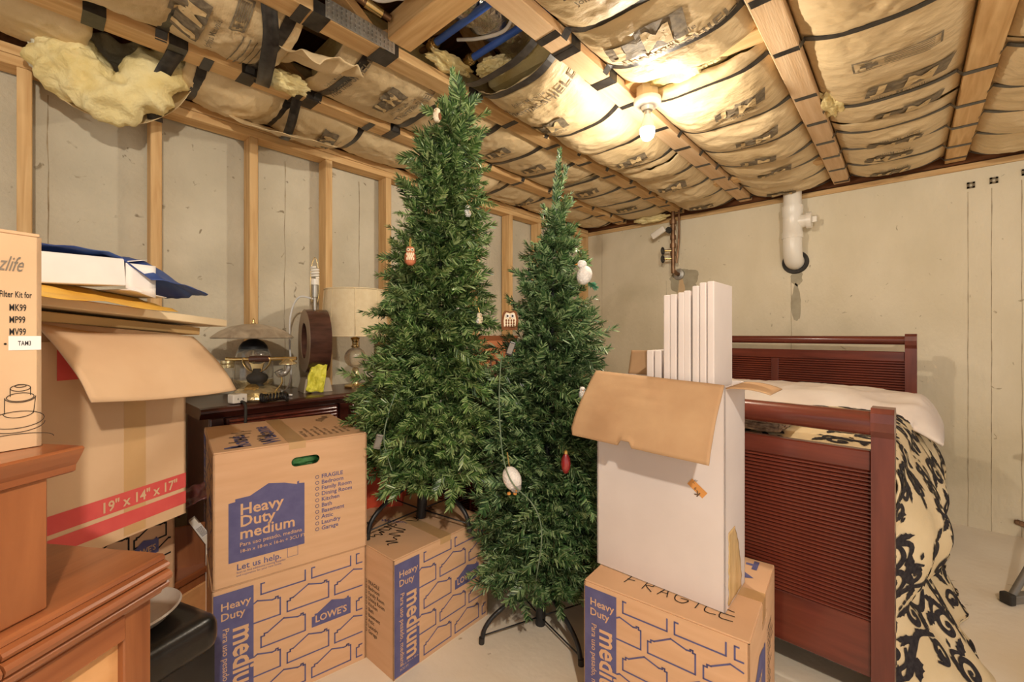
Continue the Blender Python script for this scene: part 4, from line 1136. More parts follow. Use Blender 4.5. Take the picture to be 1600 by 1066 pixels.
# red carton between the boxes and the tree
rc = thing('red_carton', 'tall red carton with white barcode label behind the upper moving box', 'box', W(-.595, 1.985, 0), R(42.3) + R(10))
bx('carton_body', (0, 0, .405), (.20, .22, .81), 'carton_red', rc, .003); bx('lid_flap', (0, 0, .816), (.205, .225, .012), 'carton_red', rc, .003)
T = Print((-.10, -.11, .8225), (1, 0, 0), (0, 1, 0)); T.poly([(.03, .01), (.09, .01), (.09, .05), (.03, .05)]); T.build('label', 'white_paper', rc, .0006)
T = Print((-.10, -.11, .8225), (1, 0, 0), (0, 1, 0))
for i in range(8): T.line([(.037 + i * .006, .016), (.037 + i * .006, .044)], .0022)
T.build('printed_bars', 'black_ink', rc, .0012)

# ------------------------------------------------------------------ dresser by the stud wall
dr = thing('dresser', 'long dark cherry dresser with reeded drawers along the stud wall', 'dresser', (.03, -3.32, 0))
DL, DD, DH = 1.62, .385, .87
def Db(nm, x0, x1, y0, y1, z0, z1, m, parent=dr, bev=.003): return bx(nm, ((x0 + x1) / 2, (y0 + y1) / 2, (z0 + z1) / 2), (x1 - x0, y1 - y0, z1 - z0), m, parent, bev)
Db('carcass', .0, DD - .03, .02, DL - .02, .06, DH - .045, 'mahog_dark')
top = [(0, DH), (DD - .01, DH), (DD + .006, DH - .004), (DD + .012, DH - .012), (DD + .012, DH - .020), (DD + .002, DH - .026), (DD - .004, DH - .034), (DD - .012, DH - .045), (0, DH - .045)]
obj('dresser_top', prism(BM(), top, -.015, DL + .015, 'y'), 'mahog_dark', dr)
for y in (.02, .53, 1.05, DL - .06): Db('stile', DD - .03, DD - .008, y, y + .045, .06, DH - .045, 'mahog_dark')
Db('plinth', .02, DD - .01, .01, DL - .01, 0, .06, 'mahog_dark')
for c in range(3):
    y0 = (.07, .58, 1.10)[c]; y1 = (.525, 1.045, DL - .065)[c]
    for r_ in range(4):
        z0 = .085 + r_ * .187; fr_ = Db('drawer', DD - .03, DD - .012, y0, y1, z0, z0 + .175, 'mahog_dark')
        bm = BM()
        for k in range(11):
            z = z0 + .016 + k * .0145
            prism(bm, [(DD - .012, z - .006), (DD - .006, z - .004), (DD - .004, z), (DD - .006, z + .004), (DD - .012, z + .006)], y0 + .012, y1 - .012, 'y')
        o = obj('reeding', bm, 'mahog', fr_); o['kind'] = 'stuff'
        hb_ = BM()
        lathe(hb_, [(0, 0), (.006, 0), (.006, .014), (.014, .02), (.012, .028), (0, .03)], 12, mt=Matrix.Translation((DD - .01, (y0 + y1) / 2, z0 + .088)) @ Matrix.Rotation(PI / 2, 4, 'Y'))
        obj('knob', hb_, 'brass', fr_, smooth=True, angle=40)
DT = .871
def on_dresser(px, x):   # a point on the dresser top seen at column px, x metres from the stud wall
    rr_ = (px - 800) / FPX; Dd = (CAMX - x) / (ST - CT * rr_); return W(rr_ * Dd, Dd, DT), Dd


# dome lamp with glass body
c_, d_ = on_dresser(396, .17)
t = thing('dome_lamp', 'oil style lamp with mottled dome shade and clear glass body on the dresser', 'lamp', c_)
obj('base', lathe(BM(), [(0, 0), (.085, 0), (.088, .01), (.075, .02), (.062, .03), (.066, .045), (.078, .06), (.08, .075), (0, .075)], 32), 'brass_pale', t, smooth=True, angle=40)
obj('glass_body', lathe(BM(), [(.079, .075), (.082, .10), (.078, .15), (.068, .19), (.058, .215), (.055, .215), (.065, .188), (.075, .148), (.079, .10), (.076, .078)], 36), 'glass', t, smooth=True)
obj('cap', lathe(BM(), [(.060, .212), (.056, .225), (.042, .243), (.02, .255), (.006, .258), (0, .258)], 32), 'black_metal', t, smooth=True, angle=60)
obj('post', lathe(BM(), [(0, .07), (.006, .07), (.006, .325), (0, .325)], 10), 'brass_pale', t, smooth=True, angle=40)
obj('shade', lathe(BM(), [(.166, .262), (.160, .268), (.130, .292), (.09, .312), (.045, .322), (.008, .326), (.008, .322), (.045, .318), (.09, .307), (.128, .287), (.158, .264), (.164, .259)], 48), 'mottled_glass', t, smooth=True)
obj('finial', lathe(BM(), [(.006, .322), (.01, .328), (.004, .335), (.006, .342), (0, .352)], 12), 'brass', t, smooth=True)
# antique telephone in front of it
c_, d_ = on_dresser(402, .30)
t = thing('antique_telephone', 'ornate brass antique style telephone with black coiled cord on the dresser', 'telephone', c_, R(42.3) + R(8))
obj('base', lathe(BM(), [(0, 0), (.092, 0), (.10, .008), (.096, .018), (.082, .024), (.086, .034), (.072, .046), (.05, .055), (0, .058)], 36), 'brass_pale', t, smooth=True, angle=40)
for k in range(4):
    a_ = PI / 4 + k * PI / 2
    obj('foot', ball(BM(), (.09 * math.cos(a_), .09 * math.sin(a_), .012), .013, 12, 8), 'brass', t, smooth=True)
obj('column', lathe(BM(), [(.03, .055), (.02, .062), (.036, .075), (.042, .09), (.036, .104), (.02, .112), (.016, .13), (0, .13)], 20), 'rubber', t, smooth=True)
dlc = obj('dial', lathe(BM(), [(0, 0), (.026, 0), (.028, .004), (.024, .008), (.010, .009), (0, .012)], 28, mt=Matrix.Translation((0, -.055, .048)) @ Matrix.Rotation(R(40), 4, 'X')), 'brass', t, smooth=True, angle=40)
for k in range(10):
    a_ = 2 * PI * k / 12
for s in (-1, 1):
    ribbon('cradle', [(0, 0, .115), (s * .025, 0, .12), (s * .045, 0, .14), (s * .055, 0, .165), (s * .05, 0, .178)], .022, 'brass', t)
    obj('cradle_fan', prism(BM(), [(0, .108), (s * .018, .12), (s * .026, .15), (s * .034, .158), (s * .012, .150), (0, .150)], -.004, .004, 'y'), 'brass', t)
hs_ = obj('handset', tube(BM(), [(-.125, 0, .172), (-.10, 0, .170), (.10, 0, .172), (.16, 0, .172)], .0085, 12), 'brass', t, smooth=True, angle=50)
obj('grip', tube(BM(), [(-.03, 0, .171), (.0, 0, .171), (.05, 0, .171)], [.013, .0145, .013], 14), 'dark_lacquer', hs_, smooth=True, angle=50)
obj('earpiece', lathe(BM(), [(0, 0), (.026, 0), (.027, -.012), (.024, -.016), (.026, -.02), (.024, -.032), (0, -.032)], 22, mt=Matrix.Translation((-.118, 0, .166))), 'brass_pale', hs_, smooth=True, angle=40)
obj('mouthpiece', lathe(BM(), [(.004, .02), (.008, .012), (.022, .004), (.034, -.006), (.036, -.012), (.02, -.016), (0, -.016)], 22, mt=Matrix.Translation((.125, 0, .160))), 'brass_pale', hs_, smooth=True, angle=40)
obj('mouth_horn', tube(BM(), smooth_pts([(.125, 0, .148), (.128, 0, .130), (.115, 0, .112), (.095, 0, .106), (.088, -.004, .12)], 5), [.010] * 10 + [.014] * 5 + [.017] * 5 + [.02], 12), 'galv', hs_, smooth=True)
obj('scroll_arm', tube(BM(), smooth_pts([(.06, 0, .03), (.085, 0, .045), (.10, 0, .07), (.095, 0, .10)], 6), .004, 8), 'brass', t, smooth=True)
co = []
for k in range(160):
    a_ = k / 160; q = Vector((.05 + .11 * a_ * 1, -.085 - .03 * math.sin(a_ * 7), .018)); co.append(q + Vector((.0, .015 * math.cos(k * .55), .015 * math.sin(k * .55) + 0)))
obj('coiled_cord', tube(BM(), co, .0026, 6), 'black_metal', t, smooth=True)
# small white plug box with a dark strap hanging over the edge
c_, d_ = on_dresser(371, .375)
wp = thing('plug_adapter', 'small white plug adapter at the dresser corner below the telephone', 'adapter', c_, R(10))
bx('adapter_body', (0, 0, .02), (.045, .055, .036), 'white_plastic', wp, .005, seg=2); bx('plug_pin', (.025, .01, .02), (.012, .003, .007), 'galv', wp, .001); bx('plug_pin', (.025, -.01, .02), (.012, .003, .007), 'galv', wp, .001)
tag(tubeobj('power_lead', [(.29, -3.205, DT + .006), (.37, -3.195, DT + .007), (.428, -3.19, DT + .003), (.438, -3.19, DT - .04), (.440, -3.195, .70), (.44, -3.19, .5)], .0055, 'rubber', k=6), 'dark power cord hanging over the dresser edge', 'cord')

# ring lamp
c_, d_ = on_dresser(492, .22)
t = thing('ring_lamp', 'table lamp with dark oval ring body and spiral bulb without shade', 'lamp', c_, R(42.3) + R(-52))
prism_ = BM(); lathe(prism_, [(.085 * 1.0, 0), (.092, .0), (.075, .065), (0, .065)], 4, mt=Matrix.Rotation(PI / 4, 4, 'Z') @ Matrix.Diagonal((1, 1, 1, 1)))
obj('base', prism_, 'silver_paint', t)
bx('neck', (0, 0, .078), (.05, .06, .026), 'silver_paint', t, .002)
def ring_part(nm, ro, ri, y0, y1, m):
    bm = BM(); n = 48; R_ = []
    for k in range(n):
        a_ = 2 * PI * k / n; c, s = math.cos(a_), math.sin(a_)
        R_.append([bm.verts.new((ro * .80 * c, y0, .245 + ro * s)), bm.verts.new((ro * .80 * c, y1, .245 + ro * s)), bm.verts.new((ri * .72 * c, y1, .245 + ri * s)), bm.verts.new((ri * .72 * c, y0, .245 + ri * s))])
    for k in range(n):
        A, B = R_[k], R_[(k + 1) % n]
        for i in range(4): bm.faces.new((A[i], A[(i + 1) % 4], B[(i + 1) % 4], B[i]))
    return obj(nm, bm, m, t, smooth=True, angle=40)
ring_part('ring', .154, .085, -.048, .048, 'dark_lacquer'); ring_part('ring_face', .150, .088, -.0505, -.048, 'taupe')
obj('socket_stem', tube(BM(), [(0, 0, .398), (0, 0, .47)], .007, 10), 'galv', t, smooth=True, angle=40)
hp = obj('harp', tube(BM(), smooth_pts([(0, -.012, .43), (0, -.020, .50), (0, -.016, .60), (0, 0, .655), (0, .016, .60), (0, .020, .50), (0, .012, .43)], 6), .0018, 6), 'brass', t, smooth=True)
obj('socket', tube(BM(), [(0, 0, .46), (0, 0, .52)], .014, 14), 'galv', t, smooth=True, angle=40)
cf = obj('spiral_bulb', tube(BM(), [(0, 0, .52), (0, 0, .548)], .019, 16), 'white_plastic', t, smooth=True, angle=40)
sp = [(.015 * math.cos(k * .42), .015 * math.sin(k * .42), .552 + .054 * k / 60) for k in range(61)]
obj('spiral_tube', tube(BM(), sp, .0062, 8), 'white_plastic', cf, smooth=True)
obj('lamp_cord', tube(BM(), smooth_pts([(0, .0, .45), (-.05, -.06, .46), (-.085, -.09, .38), (-.09, -.095, .25), (-.085, -.09, .12), (-.10, -.09, .05), (-.09, -.11, .008), (-.03, -.14, .006), (.09, -.16, .006), (.14, -.13, .006)], 6), .0045, 8), 'white_cable', t, smooth=True)
ym = tag(crumple('yellow_ribbon', c_ + Vector((.075, -.02, .085)), (.075, .17), 'yellow_mesh', None, 6.2, 18, 26, .014, (R(68), .1, R(60))), 'crumpled bright yellow mesh ribbon against the ring lamp base', 'ribbon')

# drum shade lamp
c_, d_ = on_dresser(555, .22)
t = thing('drum_lamp', 'table lamp with cream drum shade on crystal ball and brass base', 'lamp', c_)
obj('base', lathe(BM(), [(0, 0), (.056, 0), (.058, .008), (.05, .014), (.03, .018), (0, .018)], 8), 'brass', t)
obj('stem', lathe(BM(), [(.022, .018), (.014, .03), (.022, .05), (.028, .06), (.018, .075), (.014, .10), (0, .10)], 20), 'brass_pale', t, smooth=True)
obj('crystal_ball', ball(BM(), (0, 0, .155), .054, 28, 18), 'glass_ball', t, smooth=True)
obj('collar', lathe(BM(), [(.014, .207), (.022, .212), (.015, .222), (.016, .24), (.024, .258), (.012, .262), (.008, .31), (0, .31)], 20), 'brass', t, smooth=True)
shd = obj('shade', lathe(BM(), [(.166, .266), (.150, .51), (.147, .51), (.163, .266)], 60), 'shade', t, smooth=True, angle=60)
for z, r_ in ((.268, .1665), (.508, .1505)):
    bm = BM(); tube(bm, [(r_ * math.cos(2 * PI * k / 60), r_ * math.sin(2 * PI * k / 60), z) for k in range(60)], .0035, 6, closed=True); obj('trim', bm, 'shade', shd, smooth=True)
for k in range(8):
    a_ = 2 * PI * k / 8 + .3
    obj('seam', tube(BM(), [(.1665 * math.cos(a_), .1665 * math.sin(a_), .268), (.1505 * math.cos(a_), .1505 * math.sin(a_), .508)], .0022, 6), 'shade', shd, smooth=True)

# terracotta coloured panel standing behind the trees, burgundy bag
pn = thing('wood_panel', 'orange brown wooden panel with darker top rail leaning against the studs between the trees', 'panel', (.10, -1.98, .881))
bx('board', (0, .30, .11), (.03, .95, .22), 'terra_panel', pn, .003); bx('top_rail', (0, .30, .238), (.034, .96, .036), 'cherry_y', pn, .004)
bg = thing('burgundy_case', 'burgundy leather case with handle standing between the two trees', 'case', (.44, -1.80, .881), R(20))
bx('case_body', (0, 0, .035), (.10, .26, .07), 'burgundy', bg, .012, seg=3, smooth=True)
obj('handle', tube(BM(), smooth_pts([(0, -.05, .07), (0, -.045, .095), (0, 0, .105), (0, .045, .095), (0, .05, .07)], 5), .008, 8), 'burgundy', bg, smooth=True)
# reeded chest standing behind the trees
ch_ = thing('reeded_chest', 'low dark cherry chest with reeded front seen between the lower branches', 'chest', (.53, -2.10, 0))
bx('carcass', (.16, .15, .30), (.34, .26, .56), 'mahog_z', ch_, .004); bx('top', (.16, .15, .595), (.37, .30, .025), 'mahog', ch_, .004)
bm = BM()
for k in range(34):
    z = .06 + k * .0145; prism(bm, [(.015, z - .006), (.008, z - .004), (.005, z), (.008, z + .004), (.015, z + .006)][::1], 0, 1, 'y')
bm.free()
bm = BM()
for k in range(34):
    z = .06 + k * .0145; prism(bm, [(.021, z - .006), (.013, z - .004), (.011, z), (.013, z + .004), (.021, z + .006)], .01, .31, 'x')
o = obj('reeding', bm, 'mahog', ch_); o['kind'] = 'stuff'

# ================================================================== bed
bed = thing('sleigh_bed', 'dark cherry sleigh bed with reeded headboard and footboard by the back wall', 'bed', (2.345, -2.10, 0), R(-2.2))
BWD = 1.45; HY = 1.79
def Bb(nm, x0, x1, y0, y1, z0, z1, m, bev=.004, parent=bed): return bx(nm, ((x0 + x1) / 2, (y0 + y1) / 2, (z0 + z1) / 2), (x1 - x0, y1 - y0, z1 - z0), m, parent, bev)
fo = bpy.data.objects.new('footboard', None); COL.objects.link(fo); fo.parent = bed
he = bpy.data.objects.new('headboard', None); COL.objects.link(he); he.parent = bed; he.location = (0, HY, 0)
def end_board(par, zt, rail_t, rail_b, sl_b, pan_b, nst, pitch, roll_r, post_t):
    pw = .052
    for x0 in (-BWD, -pw):
        po = [(-.012, 0), (.045, 0), (.045, zt - .09), (.050, zt - .05), (.050, zt - .02), (.038, zt), (-.016, zt), (-.030, zt - .014), (-.034, zt - .04), (-.030, zt - .065), (-.014, zt - .085)]
        obj('post', prism(BM(), po, x0, x0 + pw, 'x'), 'mahog_z', par)
    obj('top_roll', tube(BM(), [(-BWD + pw, .004, zt - .012 - roll_r), (-pw, .004, zt - .012 - roll_r)], roll_r, 24), 'mahog', par, smooth=True, angle=50)
    Bb('rail', -BWD + pw, -pw, .0, .035, rail_b, rail_t, 'mahog', .004, par)
    Bb('lower_panel', -BWD + pw, -pw, .004, .03, pan_b, sl_b, 'mahog', .003, par)
    Bb('backing', -BWD + pw, -pw, .016, .03, sl_b, rail_b, 'mahog_dark', 0, par)
    for i in range(nst):
        x = -BWD + pw + (BWD - 2 * pw) * i / (nst - 1) - .0225 if 0 < i < nst - 1 else None
        if x: Bb('stile', x, x + .045, -.002, .03, sl_b, rail_b, 'mahog_z', .002, par)
    n = int((rail_b - sl_b) / pitch); pitch = (rail_b - sl_b) / n; h = pitch / 2
    me = None
    for k in range(n):
        z = sl_b + (k + .5) * pitch
        if me is None:
            bm = prism(BM(), [(.016, -h * .98), (.008, -h * .80), (.003, -h * .35), (.003, h * .35), (.008, h * .80), (.016, h * .98)], -BWD + pw, -pw, 'x')
            s_ = obj('slat', bm, 'mahog', par, (0, 0, z)); me = s_.data
        else: link('slat', me, None, par, (0, 0, z))
end_board(fo, .935, .805, .745, .30, .135, 2, .0118, .036, 0)
end_board(he, 1.150, 1.045, .985, .55, .30, 3, .0150, .026, 0)
for x in (-BWD + .02, -.045): Bb('side_rail', x, x + .025, .04, HY, .25, .42, 'mahog', .004)
bx('mattress', (-BWD / 2, .93, .58), (BWD - .06, 1.70, .28), 'mattress', bed, .05, seg=4, smooth=True)
bx('box_spring', (-BWD / 2, .93, .34), (BWD - .10, 1.70, .19), 'mattress', bed, .02)
BM_ = Matrix.Translation(bed.location) @ Matrix.Rotation(R(-2.2), 4, 'Z')

# quilt: s runs across (0 left edge of the top .. 1 right edge, then down the side), y along the bed
TOPW = BWD - .04; DROP = .92


def quilt_pt(s, y):
    """s metres from the left edge of the top; y metres from the footboard"""
    zt = .775 + .012 * noise.noise(Vector((s * 2.2, y * 2.2, 2))) + .010 * (1 - 2 * abs(noise.noise(Vector((s * 3.5, y * 2.6, 7))))) - .05 * max(0, y - 1.1)
    x = -BWD + .02 + s
    if s <= TOPW - .06: return Vector((x, y, zt))
    q = s - (TOPW - .06); rad = .09; arc = rad * PI / 2
    cx = -BWD + .02 + TOPW - .06
    fy = max(0, min(1, (1.25 - y) / 1.25))
    if q < arc:
        a = q / rad; return Vector((cx + rad * math.sin(a), y, zt - rad + rad * math.cos(a)))
    d = q - arc
    f = min(1, max(0, (y - .04) / .30)); f = f * f * (3 - 2 * f)
    dec = 1 - .55 * min(1, max(0, (y - .35) / 1.0))
    fold = (.016 * math.sin(y * 13 + 1.4 + 1.5 * noise.noise(Vector((y * 2, d * 1.2, 1)))) + .010 * math.sin(y * 29 + .6)) * min(1, d / .25)
    belly = .085 * math.sin(min(d / .44, 1) * PI)
    flare = .17 * max(0, (d - .42) / .26) * dec + .03 * d
    z = max(zt - rad - d, .012)
    return Vector((cx + rad - .055 * (1 - f) * min(1, d / .2) + f * (belly + flare) + fold * (.3 + .7 * f), y - .05 * (1 - f) * min(1, d / .3), z))


QL = 1.52; SMAX = TOPW + DROP - .14
nu, nv = 130, 110
V = []
NVt = []
for j in range(nv + 1):
    for i in range(nu + 1):
        V.append(quilt_pt(SMAX * (i / nu) ** .85, .055 + QL * j / nv))
qo = sheet('quilt', lambda u, v: BM_ @ quilt_pt(SMAX * u ** .85, .055 + QL * v), nu, nv, 'quilt', None, .006)
tag(qo, 'cream quilt with black damask scrolls draped over the bed side', 'quilt')


def quilt_fn(lift):
    def fn(s, y):
        s = min(max(s, .001), SMAX); y = min(max(y, .057), .055 + QL); e = .004
        p = quilt_pt(s, y); a = quilt_pt(s + e, y) - quilt_pt(s - e, y); b = quilt_pt(s, y + e) - quilt_pt(s, y - e)
        n = a.cross(b).normalized(); return BM_ @ (p + n * lift)
    return fn


class Damask(Print):
    def stroke(s, pts, w0):
        P = smooth_pts([(a, b, 0) for a, b in pts], 5); n = len(P) - 1; k = len(s.V)
        for i, p in enumerate(P):
            t = (P[min(i + 1, n)] - P[max(i - 1, 0)]).normalized(); wd = w0 * (math.sin(PI * (.10 + .86 * i / n)) ** .8)
            s.V += [(p.x - t.y * wd, p.y + t.x * wd), (p.x + t.y * wd, p.y - t.x * wd)]
        for i in range(n): a = k + 2 * i; s.Fc.append((a, a + 1, a + 3, a + 2))

    def curl(s, x, y, a0, size, hand, w0, turns=1.35):
        pts = []
        for i in range(9):
            t = i / 8; r_ = size * (1 - t) ** .8; a = a0 + hand * turns * 2 * PI * t
            pts.append((x + r_ * math.cos(a), y + r_ * math.sin(a)))
        s.stroke(pts, w0); k = len(s.V)
        s.poly([(x + size * .16 * math.cos(2 * PI * j / 10), y + size * .16 * math.sin(2 * PI * j / 10)) for j in range(10)])

    def leaf(s, x, y, a, ln, wd, lobes=5):
        c, n = math.cos(a), math.sin(a); up_, dn = [], []
        for i in range(lobes * 4 + 1):
            t = i / (lobes * 4); env = wd * math.sin(PI * t ** .75) * (1 - .3 * abs(math.sin(PI * lobes * t)))
            up_.append((ln * t, env + .18 * ln * t * t)); dn.append((ln * t, -env * .8 + .18 * ln * t * t))
        pts = up_ + dn[::-1][1:-1]
        s.poly([(x + u * c - v * n, y + u * n + v * c) for u, v in pts])

    def motif(s, x, y, a, k, rn):
        def T(u, v): return (x + k * (u * math.cos(a) - v * math.sin(a)), y + k * (u * math.sin(a) + v * math.cos(a)))
        h = rn.choice((-1, 1))
        s.stroke([T(-.9, -.3 * h), T(-.4, .25 * h), T(.1, .1 * h), T(.6, -.3 * h), T(.95, .1 * h)], .10 * k)
        u, v = T(.55, .28 * h); s.curl(u, v, a + PI, .38 * k, h, .085 * k)
        u, v = T(-.55, -.42 * h); s.curl(u, v, a, .32 * k, -h, .075 * k)
        for (q, w_, an, l_, wd) in ((-.2, .18 * h, .9 * h, .62, .15), (.1, .05, -.8 * h, .6, .15), (.8, 0, .3 * h, .6, .17), (-.75, -.1 * h, 2.6 * h, .5, .14), (-.35, -.35 * h, -1.9 * h, .42, .12)):
            u, v = T(q, w_); s.leaf(u, v, a + an, l_ * k, wd * k, 4)
        for j in range(4):
            u, v = T(rn.uniform(-.9, .9), rn.uniform(-.75, .75)); s.leaf(u, v, rn.uniform(0, 6.3), .22 * k, .07 * k, 2)


rn = random.Random(5); DM = Damask((0, 0, 0), (1, 0, 0), (0, 1, 0))
pts = []
tries = 0
while len(pts) < 75 and tries < 4000:
    tries += 1; c = (rn.uniform(.35, SMAX + .02), rn.uniform(.04, QL + .05))
    if all((c[0] - q[0]) ** 2 + (c[1] - q[1]) ** 2 > .155 ** 2 for q in pts): pts.append(c)
for c in pts: DM.motif(c[0], c[1], rn.uniform(0, 6.3), .108, rn)
DM.build('printed_scrolls', 'quilt_black', qo, fn=quilt_fn(.0025), cut=.035)

# white comforter bunched at the head
def comf(u, v):
    x = -BWD + .05 + (BWD + .075) * u; y = 1.02 + .70 * v
    e = (1 - abs(2 * v - 1) ** 4) * (1 - max(0, (u - .93) / .07) ** 2 * .8)
    z = .745 - .05 * max(0, y - 1.1) + .115 * e + .022 * noise.noise(Vector((x * 4, y * 5, 3))) + .016 * (1 - 2 * abs(noise.noise(Vector((x * 6, y * 9, 8))))) * e - .03 * max(0, (u - .80) / .2)
    if u > .93: x -= .02 * (1 - e); z -= .05 * ((u - .93) / .07)
    return BM_ @ Vector((x, y, z))
tag(sheet('comforter', comf, 90, 50, 'white_cloth', None, .012), 'white comforter bunched along the headboard over the quilt', 'comforter')
pw_ = BM(); 
# tray with picture frames at the foot
wt = thing('wicker_tray', 'woven grey brown tray at the foot end of the quilt', 'tray', BM_ @ Vector((-.60, .24, .797)), R(-2.2))
bm = BM()
for k in range(5):
    z = .008 + k * .009; q = [(-.28, -.13), (.28, -.13), (.28, .13), (-.28, .13)]; P_ = []
    for i in range(4):
        a_, b_ = Vector(q[i]), Vector(q[(i + 1) % 4]); P_ += [(a_ + (b_ - a_) * (j / 10)).to_3d() + Vector((0, 0, z + .003 * (-1) ** (j + k))) for j in range(10)]
    tube(bm, P_, .007, 6, closed=True)
obj('woven_rim', bm, 'wicker', wt, smooth=True); bx('tray_base', (0, 0, .004), (.55, .25, .006), 'wicker', wt, .001)
for i, (x, y, lab, m) in enumerate(((-.11, .0, 'picture frame with pale edge lying in the woven tray', 'white_plastic'), (.10, .02, 'dark picture frame with bluish photo lying in the woven tray', 'black_metal'))):
    pf = thing('picture_frame', lab, 'frame', BM_ @ Vector((-.52 + x, .24 + y, .812)), R(-2.2 + 4 * i))
    bm = BM(); 
    for c_, s_ in (((0, -.07, .012), (.19, .014, .024)), ((0, .07, .012), (.19, .014, .024)), ((-.09, 0, .012), (.014, .15, .024)), ((.09, 0, .012), (.014, .15, .024))): box(bm, c_, s_, None, .002)
    obj('frame_border', bm, m, pf); bx('photo', (0, 0, .012), (.17, .13, .008), 'photo' if i else 'wicker', pf, 0)

# folding stand leg at the right edge
fs = thing('folding_stand', 'grey metal folding stand reaching into the right edge of the photo', 'stand', W(2.13, 1.85, 0), R(42.3) + R(8))
lg = obj('leg', tube(BM(), [(0, 0, .03), (.29, .02, .36), (.54, .05, .64)], .013, 12), 'grey_metal', fs, smooth=True, angle=50)
bx('foot', (.14, .0, .022), (.30, .034, .036), 'grey_metal', fs, .006, seg=2); bx('foot_cap', (-.02, 0, .024), (.03, .042, .046), 'rubber', fs, .006, seg=2)
lg = obj('leg', tube(BM(), [(1.08, .06, .03), (.80, .06, .36), (.54, .05, .64)], .013, 12), 'grey_metal', fs, smooth=True, angle=50)
bx('seat_plate', (.58, .05, .65), (.30, .26, .02), 'grey_metal', fs, .006)
wbk = thing('wall_bracket', 'rusty metal strap bracket low on the back wall at the right edge', 'bracket', (2.85, -.012, .075))
bx('plate', (.02, 0, 0), (.09, .01, .03), 'copper', wbk, .003, rot=Matrix.Rotation(R(15), 3, 'Y')); bx('tab', (-.02, -.004, .012), (.02, .018, .02), 'copper', wbk, .003)

# ================================================================== artificial trees
def needles(V, Fc, p0, d, ln, n, nl, rn):
    """one tip: a wire with flat pointed needles combed to both sides and some above and below"""
    d = d.normalized(); a_ = Vector((0, 0, 1)).cross(d); a_ = a_.normalized() if a_.length > .05 else d.orthogonal().normalized(); b_ = d.cross(a_)
    bend = Vector((rn.uniform(-.2, .2), rn.uniform(-.2, .2), rn.uniform(-.05, .25)))
    for i in range(n):
        t = (i + rn.random() * .6) / n; p = p0 + d * ln * t + bend * ln * t * t * .5
        ph = (0 if i % 2 else PI) + (rn.uniform(-.45, .45) if i % 4 < 2 else rn.uniform(-1.4, 1.4)); rad = a_ * math.cos(ph) + b_ * math.sin(ph)
        sp = 1.0 - .42 * t + rn.uniform(-.10, .10)
        nd = (d * math.cos(sp) + rad * math.sin(sp)).normalized(); l_ = nl * rn.uniform(.8, 1.1) * (1 - .3 * t)
        sd = nd.cross(rad.cross(nd) + Vector((.01, 0, 0)) + d * .3).normalized() * NW
        k = len(V); V += [p - sd * .8, p + sd * .8, p + nd * l_ * .72 + sd, p + nd * l_, p + nd * l_ * .72 - sd]
        Fc.append((k, k + 1, k + 2, k + 3, k + 4))
    for i in range(5):
        p = p0 + d * ln + bend * ln * .5; nd = (d + Vector((rn.uniform(-.5, .5), rn.uniform(-.5, .5), rn.uniform(-.5, .5)))).normalized(); sd = nd.orthogonal().normalized() * NW
        k = len(V); V += [p - sd, p + sd, p + nd * nl * .7]; Fc.append((k, k + 1, k + 2))


NW = .0022


def branch_mesh(ln, ntip, tl, nl, seed, m):
    rn = random.Random(seed); V = []; Fc = []; bm = BM()
    def curve(t): return Vector((ln * t, .01 * math.sin(t * 3 + seed), .05 * ln * math.sin(PI * t) - .04 * ln * t * t))
    tube(bm, [curve(k / 5) for k in range(6)], .0022, 4)
    bm.verts.index_update()
    V = [v.co.copy() for v in bm.verts]; Fc = [tuple(v.index for v in f.verts) for f in bm.faces]; bm.free()
    ns = len(Fc)
    needles(V, Fc, curve(1 - tl * .9 / max(ln, tl)), Vector((1, rn.uniform(-.1, .1), rn.uniform(-.02, .2))), tl, 54, nl, rn)
    for i in range(ntip):
        t = .18 + .66 * (i / max(ntip - 1, 1)) + rn.uniform(-.05, .05); s = 1 if i % 2 else -1
        an = s * rn.uniform(.45, .95); el = rn.uniform(-.35, .5)
        d = Vector((math.cos(an), math.sin(an), el))
        needles(V, Fc, curve(max(t, .05)), d, tl * rn.uniform(.75, 1.05), 46, nl, rn)
    # sparse needles along the wire
    needles(V, Fc, curve(.05), Vector((1, 0, 0)), ln * .6, 24, nl * .8, rn)
    me = bpy.data.meshes.new('branch'); me.from_pydata([tuple(v) for v in V], [], Fc)
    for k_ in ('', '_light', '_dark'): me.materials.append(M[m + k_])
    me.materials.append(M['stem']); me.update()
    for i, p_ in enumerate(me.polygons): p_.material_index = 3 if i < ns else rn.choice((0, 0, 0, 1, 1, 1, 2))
    return me


def tree_shape(tab, z):
    for (z0, r0), (z1, r1) in zip(tab, tab[1:]):
        if z0 <= z <= z1: return r0 + (r1 - r0) * (z - z0) / (z1 - z0)
    return tab[-1][1]


